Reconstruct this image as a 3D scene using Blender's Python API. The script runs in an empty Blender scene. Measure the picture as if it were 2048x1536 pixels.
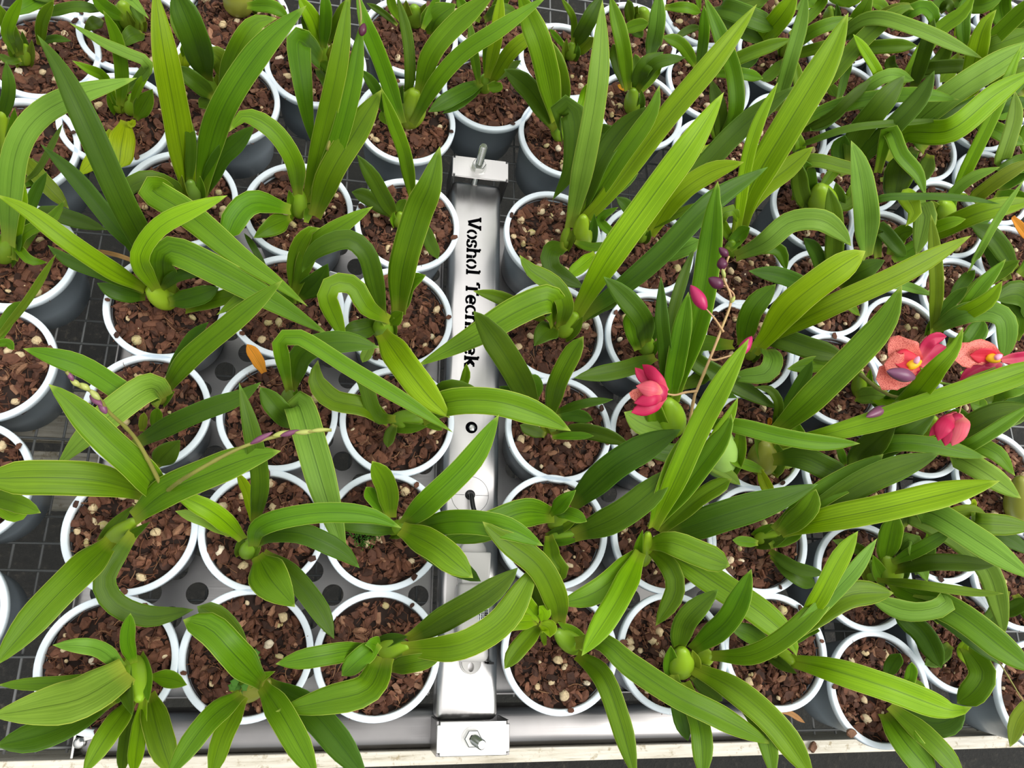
import bpy, bmesh, math, random
from mathutils import Vector, Matrix, noise
random.seed(7)
sc = bpy.context.scene
C = sc.collection

# ------------------------------------------------------------------ camera
FPX, TILT, ROLL, HCAM = 1540.86, 0.37675396, 0.58261617, 0.78569111
YAW = math.radians(-31.4)          # turns the fitted frame so that the steel beam runs along +Y
ZR = 0.095                         # height of the pot rims above the bench
def _axes():
    cp, sp, cr, sr = math.cos(TILT), math.sin(TILT), math.cos(ROLL), math.sin(ROLL)
    R0 = Matrix(((1, 0, 0), (0, -cp, -sp), (0, sp, -cp)))
    Rr = Matrix(((cr, -sr, 0), (sr, cr, 0), (0, 0, 1)))
    R = Rr @ R0
    Rz = Matrix.Rotation(YAW, 3, 'Z')
    return [Rz @ Vector(R[i]) for i in range(3)]
AX, AY, AZ = _axes()
CAMP = Vector((0, 0, ZR + HCAM))
cam = bpy.data.objects.new('camera', bpy.data.cameras.new('camera'))
C.objects.link(cam)
cam.data.sensor_width = 36
cam.data.lens = 36 * FPX / 2048
cam.data.clip_start = 0.01
M = Matrix.Identity(4)
for i, a in enumerate((AX, -AY, -AZ)):
    for r in range(3): M[r][i] = a[r]
M.translation = CAMP
cam.matrix_world = M
sc.camera = cam

# ------------------------------------------------------------------ light
w = bpy.data.worlds.new('overcast'); sc.world = w; w.use_nodes = True
nt = w.node_tree; nt.nodes.clear()
out = nt.nodes.new('ShaderNodeOutputWorld'); bg = nt.nodes.new('ShaderNodeBackground')
tc = nt.nodes.new('ShaderNodeTexCoord'); sx = nt.nodes.new('ShaderNodeSeparateXYZ')
rp = nt.nodes.new('ShaderNodeValToRGB')
nt.links.new(tc.outputs['Generated'], sx.inputs[0]); nt.links.new(sx.outputs['Z'], rp.inputs[0])
rp.color_ramp.elements[0].position = 0.0; rp.color_ramp.elements[0].color = (0.10, 0.12, 0.10, 1)
rp.color_ramp.elements[1].position = 0.85; rp.color_ramp.elements[1].color = (1.0, 0.985, 0.96, 1)
e = rp.color_ramp.elements.new(0.30); e.color = (0.36, 0.38, 0.38, 1)
nt.links.new(rp.outputs[0], bg.inputs[0]); nt.links.new(bg.outputs[0], out.inputs[0])
bg.inputs[1].default_value = 1.50
sun = bpy.data.objects.new('overcast_sun', bpy.data.lights.new('overcast_sun', 'SUN'))
C.objects.link(sun); sun.data.energy = 2.5; sun.data.angle = math.radians(36)
sun.data.color = (1, 0.97, 0.92)
sun.rotation_euler = (math.radians(12), math.radians(38), 0)
sc.view_settings.view_transform = 'Standard'; sc.view_settings.look = 'None'
sc.view_settings.exposure = 0.0; sc.view_settings.gamma = 1.0
sc.view_settings.use_curve_mapping = False

# ------------------------------------------------------------------ helpers
def ray(u, v):
    return (AX * ((u - 1024) / FPX) + AY * ((v - 768) / FPX) + AZ)
def at(u, v, z=0.0):                # photo point -> place at height z above the rim plane
    d = ray(u, v); s = (ZR + z - CAMP.z) / d.z
    return CAMP + d * s
def depth(p): return (p - CAMP).dot(AZ)

def tag(o, label=None, cat=None, group=None, kind=None):
    if label: o['label'] = label
    if cat: o['category'] = cat
    if group: o['group'] = group
    if kind: o['kind'] = kind
    return o
def obj(name, data, mat=None, parent=None, loc=None):
    o = bpy.data.objects.new(name, data); C.objects.link(o)
    if mat is not None and data is not None and not data.materials: data.materials.append(mat)
    if parent is not None: o.parent = parent
    if loc is not None: o.location = loc
    return o
def mesh_from(bm, smooth=True, name='mesh'):
    me = bpy.data.meshes.new(name); bm.to_mesh(me); bm.free()
    if smooth:
        me.polygons.foreach_set('use_smooth', [True] * len(me.polygons))
    return me
def empty(name, loc):
    o = bpy.data.objects.new(name, None); C.objects.link(o); o.location = loc
    o.empty_display_size = .02
    return o
def add_box(bm, x0, x1, y0, y1, z0, z1, bevel=0):
    r = bmesh.ops.create_cube(bm, size=1)
    for v in r['verts']:
        v.co = Vector(((x0 + x1) / 2 + v.co.x * (x1 - x0), (y0 + y1) / 2 + v.co.y * (y1 - y0), (z0 + z1) / 2 + v.co.z * (z1 - z0)))
    if bevel:
        es = list({e for v in r['verts'] for e in v.link_edges})
        bmesh.ops.bevel(bm, geom=es, offset=bevel, segments=3, affect='EDGES', profile=.5)
def add_lathe(bm, prof, seg=40, mat=None, cap0=False, cap1=False):
    rings = []
    for r, z in prof:
        rings.append([bm.verts.new((r * math.cos(2 * math.pi * k / seg), r * math.sin(2 * math.pi * k / seg), z)) for k in range(seg)])
    for a, b in zip(rings, rings[1:]):
        for k in range(seg):
            bm.faces.new((a[k], a[(k + 1) % seg], b[(k + 1) % seg], b[k]))
    if cap0: bm.faces.new(rings[0][::-1])
    if cap1: bm.faces.new(rings[-1])
    if mat is not None:
        for rr in rings:
            for v in rr: v.co = mat @ v.co
def frame_from(axis):
    a = axis.normalized()
    h = Vector((0, 0, 1)) if abs(a.z) < .9 else Vector((1, 0, 0))
    x = h.cross(a).normalized(); y = a.cross(x)
    return Matrix(((x.x, y.x, a.x), (x.y, y.y, a.y), (x.z, y.z, a.z)))
def add_tube(bm, pts, radii, seg=10):
    n = len(pts)
    if not isinstance(radii, (list, tuple)): radii = [radii] * n
    rings = []
    up = None
    for i, p in enumerate(pts):
        t = (pts[min(i + 1, n - 1)] - pts[max(i - 1, 0)]).normalized()
        if up is None: up = Vector((0, 0, 1)) if abs(t.z) < .9 else Vector((1, 0, 0))
        x = up.cross(t).normalized(); y = t.cross(x); up = y
        rings.append([bm.verts.new(p + (x * math.cos(2 * math.pi * k / seg) + y * math.sin(2 * math.pi * k / seg)) * radii[i]) for k in range(seg)])
    for a, b in zip(rings, rings[1:]):
        for k in range(seg): bm.faces.new((a[k], a[(k + 1) % seg], b[(k + 1) % seg], b[k]))
    bm.faces.new(rings[0][::-1]); bm.faces.new(rings[-1])
def catmull(pts, n):
    P = [2 * pts[0] - pts[1]] + list(pts) + [2 * pts[-1] - pts[-2]]
    L = [0]
    for a, b in zip(pts, pts[1:]): L.append(L[-1] + (b - a).length)
    res = []
    for i in range(n + 1):
        s = L[-1] * i / n
        k = 0
        while k < len(pts) - 2 and s > L[k + 1]: k += 1
        t = (s - L[k]) / max(L[k + 1] - L[k], 1e-9)
        p0, p1, p2, p3 = P[k:k + 4]
        res.append(.5 * ((2 * p1) + (p2 - p0) * t + (2 * p0 - 5 * p1 + 4 * p2 - p3) * t * t + (3 * p1 - p0 - 3 * p2 + p3) * t * t * t))
    return res

# ------------------------------------------------------------------ materials
def srgb(r, g, b):
    f = lambda c: (c / 255 / 12.92) if c / 255 <= .04045 else ((c / 255 + .055) / 1.055) ** 2.4
    return (f(r), f(g), f(b), 1)
class NB:
    def __init__(s, name):
        s.m = bpy.data.materials.new(name); s.m.use_nodes = True
        s.t = s.m.node_tree; s.t.nodes.clear()
        s.out = s.n('ShaderNodeOutputMaterial'); s.p = s.n('ShaderNodeBsdfPrincipled')
        s.l(s.p.outputs[0], s.out.inputs[0])
    def n(s, t, **k):
        x = s.t.nodes.new(t)
        for a, b in k.items(): setattr(x, a, b)
        return x
    def l(s, a, b): s.t.links.new(a, b)
    def val(s, i, v): s.p.inputs[i].default_value = v
    def math(s, op, a, b=None, c=None, clamp=False):
        x = s.n('ShaderNodeMath', operation=op, use_clamp=clamp)
        for i, q in enumerate((a, b, c)):
            if q is None: continue
            if isinstance(q, (int, float)): x.inputs[i].default_value = q
            else: s.l(q, x.inputs[i])
        return x.outputs[0]
    def mix(s, f, a, b, blend='MIX'):
        x = s.n('ShaderNodeMix', data_type='RGBA', blend_type=blend)
        for i, q in ((0, f), (6, a), (7, b)):
            if isinstance(q, (int, float)): x.inputs[i].default_value = q
            elif isinstance(q, tuple): x.inputs[i].default_value = q
            else: s.l(q, x.inputs[i])
        return x.outputs[2]
    def noise(s, scale, vec=None, detail=3, rough=.5):
        x = s.n('ShaderNodeTexNoise'); x.inputs['Scale'].default_value = scale
        x.inputs['Detail'].default_value = detail; x.inputs['Roughness'].default_value = rough
        if vec is not None: s.l(vec, x.inputs['Vector'])
        return x.outputs['Fac']
    def ramp(s, f, stops):
        x = s.n('ShaderNodeValToRGB'); s.l(f, x.inputs[0]); cr = x.color_ramp
        while len(cr.elements) < len(stops): cr.elements.new(.5)
        for e_, (p, c) in zip(cr.elements, stops):
            e_.position = p; e_.color = c if len(c) == 4 else (*c, 1)
        return x.outputs[0]
    def bump(s, h, strength=.3, dist=.001):
        b = s.n('ShaderNodeBump'); b.inputs['Strength'].default_value = strength; b.inputs['Distance'].default_value = dist
        s.l(h, b.inputs['Height']); s.l(b.outputs[0], s.p.inputs['Normal'])

def leaf_material(name, col, col2, rough=.4, base=srgb(170, 180, 60), trans=.30, edge=srgb(190, 210, 90), tip=None):
    b = NB(name)
    uv = b.n('ShaderNodeUVMap'); sp = b.n('ShaderNodeSeparateXYZ'); b.l(uv.outputs[0], sp.inputs[0])
    u, v = sp.outputs[0], sp.outputs[1]
    oi = b.n('ShaderNodeObjectInfo')
    tco = b.n('ShaderNodeTexCoord')
    # broad blotches + fine lengthwise veins
    blot = b.noise(28, tco.outputs['Object'], 3)
    c = b.mix(b.math('MULTIPLY_ADD', blot, 1.3, -.15, clamp=True), col, col2)
    mp = b.n('ShaderNodeCombineXYZ'); b.l(b.math('MULTIPLY', u, 46), mp.inputs[0]); b.l(b.math('MULTIPLY', v, 1.6), mp.inputs[1]); b.l(b.math('MULTIPLY', oi.outputs['Random'], 50), mp.inputs[2])
    vein = b.noise(1, mp.outputs[0], 2)
    c = b.mix(.6, c, b.ramp(vein, [(.3, (.50, .56, .42, 1)), (.7, (1.30, 1.24, 1.2, 1))]), 'MULTIPLY')
    d = b.math('ABSOLUTE', b.math('SUBTRACT', u, .5))
    mid = b.math('LESS_THAN', d, .016)
    c = b.mix(b.math('MULTIPLY', mid, .55), c, srgb(48, 78, 18))
    ed = b.math('GREATER_THAN', d, .478)
    c = b.mix(b.math('MULTIPLY', ed, .75), c, edge)
    bs = b.math('MULTIPLY_ADD', v, -7, 1, clamp=True)
    c = b.mix(b.math('MULTIPLY', bs, .6), c, base)
    tp = b.math('MULTIPLY_ADD', v, 22, -21, clamp=True)
    c = b.mix(b.math('MULTIPLY', tp, .7), c, tip or edge)
    hs = b.n('ShaderNodeHueSaturation')
    b.l(b.math('MULTIPLY_ADD', oi.outputs['Random'], .025, .4875), hs.inputs['Hue'])
    r2 = b.math('FRACT', b.math('MULTIPLY', oi.outputs['Random'], 17.3))
    b.l(b.math('MULTIPLY_ADD', r2, .3, .87), hs.inputs['Value'])
    b.l(c, hs.inputs['Color'])
    b.l(hs.outputs[0], b.p.inputs['Base Color'])
    b.val('Roughness', rough + .06); b.p.inputs['Specular IOR Level'].default_value = .26
    b.bump(vein, .25, .0006)
    tr = b.n('ShaderNodeBsdfTranslucent'); b.l(b.mix(.4, hs.outputs[0], srgb(190, 215, 60)), tr.inputs[0])
    mx = b.n('ShaderNodeMixShader'); mx.inputs[0].default_value = trans
    b.l(b.p.outputs[0], mx.inputs[1]); b.l(tr.outputs[0], mx.inputs[2]); b.l(mx.outputs[0], b.out.inputs[0])
    return b.m
LEAF = {
 'g': leaf_material('leaf_green', srgb(88, 132, 10), srgb(110, 152, 18)),
 'b': leaf_material('leaf_bright', srgb(120, 162, 6), srgb(140, 180, 14)),
 'd': leaf_material('leaf_dark', srgb(64, 100, 12), srgb(86, 120, 20), .40, edge=srgb(120, 165, 60)),
 'p': leaf_material('leaf_pale', srgb(112, 154, 46), srgb(132, 172, 64), .48),
 'y': leaf_material('leaf_yellow', srgb(148, 182, 14), srgb(172, 196, 24), edge=srgb(215, 215, 50)),
 'o': leaf_material('leaf_olive', srgb(104, 128, 22), srgb(130, 152, 34)),
 'w': leaf_material('leaf_dry', srgb(150, 105, 60), srgb(190, 150, 100), .7, base=srgb(150, 105, 60), trans=.05, edge=srgb(120, 80, 40)),
 'r': leaf_material('leaf_orange', srgb(205, 130, 30), srgb(225, 160, 50), .6, base=srgb(190, 120, 40), trans=.1, edge=srgb(200, 120, 30)),
}
def petal_material(name, col, col2, basec, spots=None, trans=.25):
    b = NB(name)
    uv = b.n('ShaderNodeUVMap'); sp = b.n('ShaderNodeSeparateXYZ'); b.l(uv.outputs[0], sp.inputs[0])
    tco = b.n('ShaderNodeTexCoord')
    mp = b.n('ShaderNodeCombineXYZ'); b.l(b.math('MULTIPLY', sp.outputs[0], 24), mp.inputs[0]); b.l(b.math('MULTIPLY', sp.outputs[1], 2), mp.inputs[1])
    c = b.mix(b.noise(1, mp.outputs[0], 2), col, col2)
    bs = b.math('MULTIPLY_ADD', sp.outputs[1], -2.4, 1, clamp=True)
    c = b.mix(bs, c, basec)
    if spots:
        vo = b.n('ShaderNodeTexVoronoi'); vo.inputs['Scale'].default_value = 900
        b.l(tco.outputs['Object'], vo.inputs['Vector'])
        c = b.mix(b.math('LESS_THAN', vo.outputs['Distance'], .33), c, spots)
    b.l(c, b.p.inputs['Base Color']); b.val('Roughness', .5)
    tr = b.n('ShaderNodeBsdfTranslucent'); b.l(c, tr.inputs[0])
    mx = b.n('ShaderNodeMixShader'); mx.inputs[0].default_value = trans
    b.l(b.p.outputs[0], mx.inputs[1]); b.l(tr.outputs[0], mx.inputs[2]); b.l(mx.outputs[0], b.out.inputs[0])
    return b.m
LEAF['M'] = petal_material('petal_magenta', srgb(214, 30, 92), srgb(190, 16, 72), srgb(235, 110, 120))
LEAF['N'] = petal_material('petal_pink_striped', srgb(226, 50, 104), srgb(240, 130, 130), srgb(250, 190, 150))
LEAF['C'] = petal_material('petal_coral_spotted', srgb(240, 125, 112), srgb(246, 150, 132), srgb(214, 28, 40), spots=srgb(190, 45, 50))
LEAF['R'] = petal_material('petal_red', srgb(214, 22, 60), srgb(236, 60, 80), srgb(236, 80, 90))
def simple(name, col, rough=.5, metal=0, spec=.5, trans=0):
    b = NB(name); b.val('Base Color', col); b.val('Roughness', rough); b.val('Metallic', metal)
    b.p.inputs['Specular IOR Level'].default_value = spec
    return b.m
def bulb_material(name, col, col2):
    b = NB(name); tco = b.n('ShaderNodeTexCoord')
    c = b.mix(b.noise(45, tco.outputs['Object'], 3), col, col2)
    st = b.n('ShaderNodeUVMap'); sp = b.n('ShaderNodeSeparateXYZ'); b.l(st.outputs[0], sp.inputs[0])
    oi = b.n('ShaderNodeObjectInfo'); hs = b.n('ShaderNodeHueSaturation')
    b.l(b.math('MULTIPLY_ADD', oi.outputs['Random'], .02, .49), hs.inputs['Hue']); b.l(c, hs.inputs['Color'])
    b.l(hs.outputs[0], b.p.inputs['Base Color']); b.val('Roughness', .38)
    b.p.inputs['Subsurface Weight'].default_value = .12; b.p.inputs['Subsurface Scale'].default_value = .006
    b.p.inputs['Subsurface Radius'].default_value = (.5, 1, .2)
    return b.m
BULB = {'g': bulb_material('bulb_green', srgb(112, 150, 24), srgb(134, 168, 40)),
        'b': bulb_material('bulb_bright', srgb(136, 174, 26), srgb(156, 190, 46)),
        'd': bulb_material('bulb_dark', srgb(100, 136, 40), srgb(122, 154, 54)),
        'o': bulb_material('bulb_olive', srgb(126, 136, 42), srgb(148, 152, 60)),
        'p': bulb_material('bulb_pale', srgb(160, 205, 90), srgb(182, 220, 120))}
BUD_DARK = bulb_material('bud_dark_purple', srgb(70, 24, 50), srgb(98, 34, 66))
BUD_PURPLE = bulb_material('bud_purple', srgb(92, 44, 76), srgb(140, 84, 116))
BUD_PINK = bulb_material('bud_pink', srgb(196, 36, 96), srgb(160, 24, 76))
BUD_YELLOW = bulb_material('bud_yellow_green', srgb(186, 198, 96), srgb(150, 150, 96))
STALK_PINK = bulb_material('stalk_pinkish', srgb(196, 150, 120), srgb(176, 150, 90))
STALK_OLIVE = bulb_material('stalk_olive', srgb(150, 150, 70), srgb(120, 110, 60))
COL_YELLOW = simple('column_yellow', srgb(250, 190, 20), .5)
COL_PINK = simple('column_pink', srgb(240, 170, 200), .5)

def pot_material():
    b = NB('grey_pot_plastic'); tco = b.n('ShaderNodeTexCoord')
    n = b.noise(30, tco.outputs['Object'], 4)
    c = b.mix(n, srgb(136, 148, 158), srgb(158, 169, 178))
    sc_ = b.n('ShaderNodeMapping'); sc_.inputs['Scale'].default_value = (260, 260, 14); b.l(tco.outputs['Object'], sc_.inputs[0])
    dust = b.noise(1, sc_.outputs[0], 4, .7)
    c = b.mix(b.math('MULTIPLY_ADD', dust, 3, -1.85, clamp=True), c, srgb(160, 165, 165))
    b.l(c, b.p.inputs['Base Color']); b.val('Roughness', .33)
    return b.m
def rim_material():
    b = NB('pale_blue_rim_plastic'); tco = b.n('ShaderNodeTexCoord')
    n = b.noise(420, tco.outputs['Object'], 3, .7)
    oi = b.n('ShaderNodeObjectInfo')
    cv = b.n('ShaderNodeCombineXYZ'); b.l(b.math('MULTIPLY', oi.outputs['Random'], 9), cv.inputs[0])
    va = b.n('ShaderNodeVectorMath', operation='ADD'); b.l(tco.outputs['Object'], va.inputs[0]); b.l(cv.outputs[0], va.inputs[1])
    patch = b.noise(26, va.outputs[0], 2)
    f = b.math('MULTIPLY', b.math('MULTIPLY_ADD', n, 9, -6.1, clamp=True), b.math('MULTIPLY_ADD', patch, 4, -1.5, clamp=True))
    c = b.mix(f, srgb(234, 245, 254), srgb(64, 48, 38))
    b.l(c, b.p.inputs['Base Color']); b.val('Roughness', .4)
    return b.m
POT, RIM = pot_material(), rim_material()
def island_material(name, stops, rough, scale=160, bump=.5, mossy=None):
    b = NB(name); tco = b.n('ShaderNodeTexCoord'); g = b.n('ShaderNodeNewGeometry')
    c = b.ramp(g.outputs['Random Per Island'], stops)
    mp = b.n('ShaderNodeMapping'); mp.inputs['Scale'].default_value = (1, 1, 3.5); b.l(tco.outputs['Object'], mp.inputs[0])
    n = b.noise(scale, mp.outputs[0], 5, .65)
    c = b.mix(.75, c, b.ramp(n, [(.25, (.42, .40, .38, 1)), (.72, (1.3, 1.28, 1.25, 1))]), 'MULTIPLY')
    if mossy:
        oi = b.n('ShaderNodeObjectInfo')
        f = b.math('MULTIPLY', b.math('GREATER_THAN', b.math('FRACT', b.math('MULTIPLY', g.outputs['Random Per Island'], 7.7)), .62), b.math('MULTIPLY_ADD', n, 2.5, -.9, clamp=True))
        c = b.mix(b.math('MULTIPLY', f, b.math('GREATER_THAN', oi.outputs['Random'], .45)), c, mossy)
    b.l(c, b.p.inputs['Base Color']); b.val('Roughness', rough)
    b.p.inputs['Specular IOR Level'].default_value = .3
    b.bump(n, bump, .0015)
    return b.m
BARK = island_material('bark_chips', [(0, srgb(58, 39, 32)), (.25, srgb(84, 55, 43)), (.45, srgb(112, 74, 57)), (.62, srgb(92, 60, 47)), (.8, srgb(130, 87, 66)), (.92, srgb(70, 48, 40)), (1, srgb(168, 126, 98))], .75)
PUMICE = island_material('pumice', [(0, srgb(232, 214, 178)), (.5, srgb(216, 192, 146)), (1, srgb(238, 226, 202))], .9, 300, .6, mossy=srgb(150, 150, 50))
FIBRE = island_material('bark_fibres', [(0, srgb(84, 52, 38)), (.7, srgb(122, 80, 56)), (1, srgb(190, 150, 112))], .8)
SOIL = simple('shade_dark_medium', srgb(44, 29, 22), .9)  # brown deepened to stand in for the shadows between bark chips

def steel(name, lo, hi, rough, axis=1):
    b = NB(name); tco = b.n('ShaderNodeTexCoord')
    mp = b.n('ShaderNodeMapping'); s = [900, 900, 900]; s[axis] = 6; mp.inputs['Scale'].default_value = s
    b.l(tco.outputs['Object'], mp.inputs[0]); n = b.noise(1, mp.outputs[0], 3)
    big = b.noise(14, tco.outputs['Object'], 4)
    c = b.mix(b.math('MULTIPLY_ADD', big, 1.6, -.3, clamp=True), lo, hi)
    b.l(c, b.p.inputs['Base Color']); b.val('Metallic', 1)
    b.l(b.math('MULTIPLY_ADD', n, .22, rough - .11), b.p.inputs['Roughness'])
    b.bump(n, .12, .0002)
    return b.m
STEEL = steel('brushed_steel', srgb(214, 211, 211), srgb(240, 238, 236), .33, 1)
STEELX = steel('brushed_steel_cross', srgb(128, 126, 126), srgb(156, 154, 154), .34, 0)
SHEET = steel('tray_sheet_steel', srgb(156, 154, 154), srgb(186, 184, 184), .38, 0)
BOLT = simple('bolt_steel', srgb(215, 215, 212), .22, 1)
BLACK = simple('black_shade_and_print', (.003, .003, .004, 1), .9, 0, .0)  # paints the dark inside of letters and recesses black; also sticker print
RUBBER = simple('black_rubber', (.012, .012, .013, 1), .32)
BOXW = simple('sensor_white_plastic', srgb(204, 202, 199), .38)
STICK = simple('sticker_white', srgb(228, 232, 236), .5)
WIRE = simple('mesh_wire_zinc', srgb(140, 142, 142), .5, .4)
def rail_material():
    b = NB('weathered_white_rail'); tco = b.n('ShaderNodeTexCoord')
    mp = b.n('ShaderNodeMapping'); mp.inputs['Scale'].default_value = (16, 260, 160); b.l(tco.outputs['Object'], mp.inputs[0])
    n = b.noise(1, mp.outputs[0], 6, .7); n2 = b.noise(120, tco.outputs['Object'], 4, .7)
    c = b.ramp(n, [(.28, srgb(150, 140, 118)), (.42, srgb(205, 198, 180)), (.6, srgb(224, 219, 206)), (.8, srgb(236, 233, 224))])
    c = b.mix(b.math('MULTIPLY_ADD', n2, 6, -3.4, clamp=True), c, srgb(150, 132, 92))
    b.l(c, b.p.inputs['Base Color']); b.val('Roughness', .55); b.bump(n, .3, .0006)
    return b.m
RAIL = rail_material()
def floor_material():
    b = NB('shade_dark_gravel_floor'); tco = b.n('ShaderNodeTexCoord')
    n = b.noise(55, tco.outputs['Object'], 6, .75); n2 = b.noise(4, tco.outputs['Object'], 3)
    c = b.ramp(n, [(.35, srgb(9, 9, 8)), (.56, srgb(24, 23, 20)), (.68, srgb(62, 58, 50)), (.8, srgb(128, 124, 112))])  # gravel tones darkened to stand in for the shade under the bench
    c = b.mix(b.math('MULTIPLY_ADD', n2, 3, -1.3, clamp=True), c, srgb(26, 27, 20))
    b.l(c, b.p.inputs['Base Color']); b.val('Roughness', .7); b.bump(n, .8, .01)
    return b.m
FLOOR = floor_material()
MOSS = simple('moss_green', srgb(70, 120, 30), .8)

# ------------------------------------------------------------------ setting: floor, bench, rails
bm = bmesh.new(); add_box(bm, -3, 4, -3, 4, -.80, -.78)
tag(obj('floor', mesh_from(bm, False), FLOOR), kind='structure')
bm = bmesh.new()
x = -.75
while x < 1.6:
    add_tube(bm, [Vector((x, -.060 if -.25 < x < .485 else -.105, -.0062)), Vector((x, 1.45, -.0062))], .0014, 6); x += .0275
y = -.10
while y < 1.45:
    if y < -.06:
        add_tube(bm, [Vector((-.75, y, -.0034)), Vector((-.25, y, -.0034))], .0014, 6); add_tube(bm, [Vector((.485, y, -.0034)), Vector((1.6, y, -.0034))], .0014, 6)
    else: add_tube(bm, [Vector((-.75, y, -.0034)), Vector((1.6, y, -.0034))], .0014, 6)
    y += .0275
bench = tag(obj('wire_mesh_bench', mesh_from(bm), WIRE), kind='structure')
bm = bmesh.new(); add_box(bm, -.8, 1.8, -.1225, -.1085, -.06, .014, .0012)
tag(obj('trim_bench_rail', mesh_from(bm, False), RAIL), kind='structure')
bm = bmesh.new()
for xx in (-.42, .62): add_box(bm, xx, xx + .04, -.105, 1.45, -.06, -.012, .002)
tag(obj('trim_bench_beam', mesh_from(bm, False), WIRE), kind='structure')

bm = bmesh.new(); add_box(bm, -.47, -.245, .135, .20, -.07, -.055, .002); add_box(bm, -.47, -.245, .212, .275, -.07, -.055, .002)
tag(obj('trim_under_slab', mesh_from(bm, False), RAIL), kind='structure')

# ------------------------------------------------------------------ perforated trays
def tray(name, x0, x1, y0, y1, hx, hy, label):
    bm = bmesh.new(); px, py, r, th = .046, .049, .0113, .0014
    # staggered holes: cut the sheet into half-pitch strips, each strip a row of cells with one hole
    N = 24
    def cell(cx0, cx1, cy0, cy1, hole):
        if not hole:
            add_box(bm, cx0, cx1, cy0, cy1, -th, 0); return
        cx, cy = hole
        for z in (0, -th):
            inner, outer = [], []
            for k in range(N):
                a = 2 * math.pi * k / N; c_, s_ = math.cos(a), math.sin(a)
                inner.append(bm.verts.new((cx + r * c_, cy + r * s_, z)))
                tx = ((cx1 - cx) if c_ > 0 else (cx0 - cx)) / c_ if abs(c_) > 1e-6 else 1e9
                ty = ((cy1 - cy) if s_ > 0 else (cy0 - cy)) / s_ if abs(s_) > 1e-6 else 1e9
                t = min(tx, ty)
                outer.append(bm.verts.new((cx + t * c_, cy + t * s_, z)))
            for k in range(N):
                f = (inner[k], inner[(k + 1) % N], outer[(k + 1) % N], outer[k])
                bm.faces.new(f if z else f[::-1])
            # square corners
            for qx, qy in ((cx0, cy0), (cx1, cy0), (cx1, cy1), (cx0, cy1)):
                o = sorted(outer, key=lambda v: (v.co.x - qx) ** 2 + (v.co.y - qy) ** 2)[:2]
                onx = [v for v in o if abs(v.co.x - qx) < 1e-6]; ony = [v for v in o if abs(v.co.y - qy) < 1e-6]
                if onx and ony and onx[0] is not ony[0]:
                    cv = bm.verts.new((qx, qy, z))
                    try: bm.faces.new((onx[0], cv, ony[0]))
                    except ValueError: pass
            if z == 0: top = inner
        for k in range(N): bm.faces.new((top[k], inner[k], inner[(k + 1) % N], top[(k + 1) % N]))
    i0 = math.floor((x0 - hx) / (px / 2)); xs = hx + i0 * px / 2
    # strips half a pitch wide are narrower than a hole, so each hole owns a px/2 x py/1 diamond cell
    k = i0
    while hx + k * px / 2 - px / 4 < x1:
        cx = hx + k * px / 2
        a, b = max(x0, cx - px / 4), min(x1, cx + px / 4)
        off = hy + (py / 2 if k % 2 else 0)
        j = math.floor((y0 - off) / py)
        while off + j * py - py / 2 < y1:
            cy = off + j * py
            c_, d_ = max(y0, cy - py / 2), min(y1, cy + py / 2)
            if b > a and d_ > c_:
                ok = cx - r > a - .0001 and cx + r < b + .0001 and cy - r > c_ and cy + r < d_
                cell(a, b, c_, d_, (cx, cy) if ok else None)
            j += 1
        k += 1
    bmesh.ops.remove_doubles(bm, verts=bm.verts, dist=1e-6)
    t = tag(obj(name, mesh_from(bm, False), SHEET), label, 'tray', 'perforated steel trays under the pots')
    bm = bmesh.new()
    for (a, b, c_, d_) in ((x0 - .0015, x0, y0, y1), (x1, x1 + .0015, y0, y1), (x0, x1, y0 - .0015, y0), (x0, x1, y1, y1 + .0015)):
        add_box(bm, a, b, c_, d_, -.0014, .010)
    obj('tray_lip', mesh_from(bm, False), STEELX, t)
    return t
tray('perforated_tray', -.266, .090, -.055, .515, -.0152, .0445, 'perforated stainless tray under the three pot columns left of the beam')
tray('perforated_tray', .161, .505, -.055, .515, .185, .0445, 'perforated stainless tray under the three pot columns right of the beam')

# ------------------------------------------------------------------ front steel rail
bm = bmesh.new(); add_box(bm, -.243, .478, -.1075, -.0668, -.032, .014, .0115)
rail = tag(obj('steel_box_rail', mesh_from(bm), STEELX), 'flat stainless box rail along the front edge of the trays', 'rail')
bm = bmesh.new(); add_box(bm, -.2455, -.243, -.1078, -.0620, -.032, .0145, .0006)
obj('end_plate', mesh_from(bm, False), BOLT, rail)
wn = empty('wing_nut', at(160, 1485, -.081)); tag(wn, 'small wing nut on the left end of the front steel rail', 'nut')
bm = bmesh.new(); add_lathe(bm, [(.0052, 0), (.0052, .003), (.004, .0045), (.001, .005)], 16, cap0=True, cap1=True)
obj('washer_head', mesh_from(bm), BOLT, wn)
bm = bmesh.new(); add_box(bm, .004, .024, .000, .006, .001, .0035, .001)
o = obj('wing', mesh_from(bm, False), BOLT, wn); o.rotation_euler.z = math.radians(14)

# ------------------------------------------------------------------ weighing beam
BX0, BX1, BT = .0945, .1570, .050
beam = tag(empty('weighing_beam', (.1258, .23, .014)), 'long brushed steel weighing beam with cut-out lettering between the pots', 'beam')
def on_beam(name, bm, m, smooth=True, parent=None):
    o = obj(name, mesh_from(bm, smooth), m, parent or beam)
    o.matrix_parent_inverse = Matrix.Translation(-beam.location) if (parent is None) else Matrix()
    return o
bm = bmesh.new(); add_box(bm, BX0, BX1, -.078, .545, .0142, BT, .007)
on_beam('beam_body', bm, STEEL)
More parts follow.
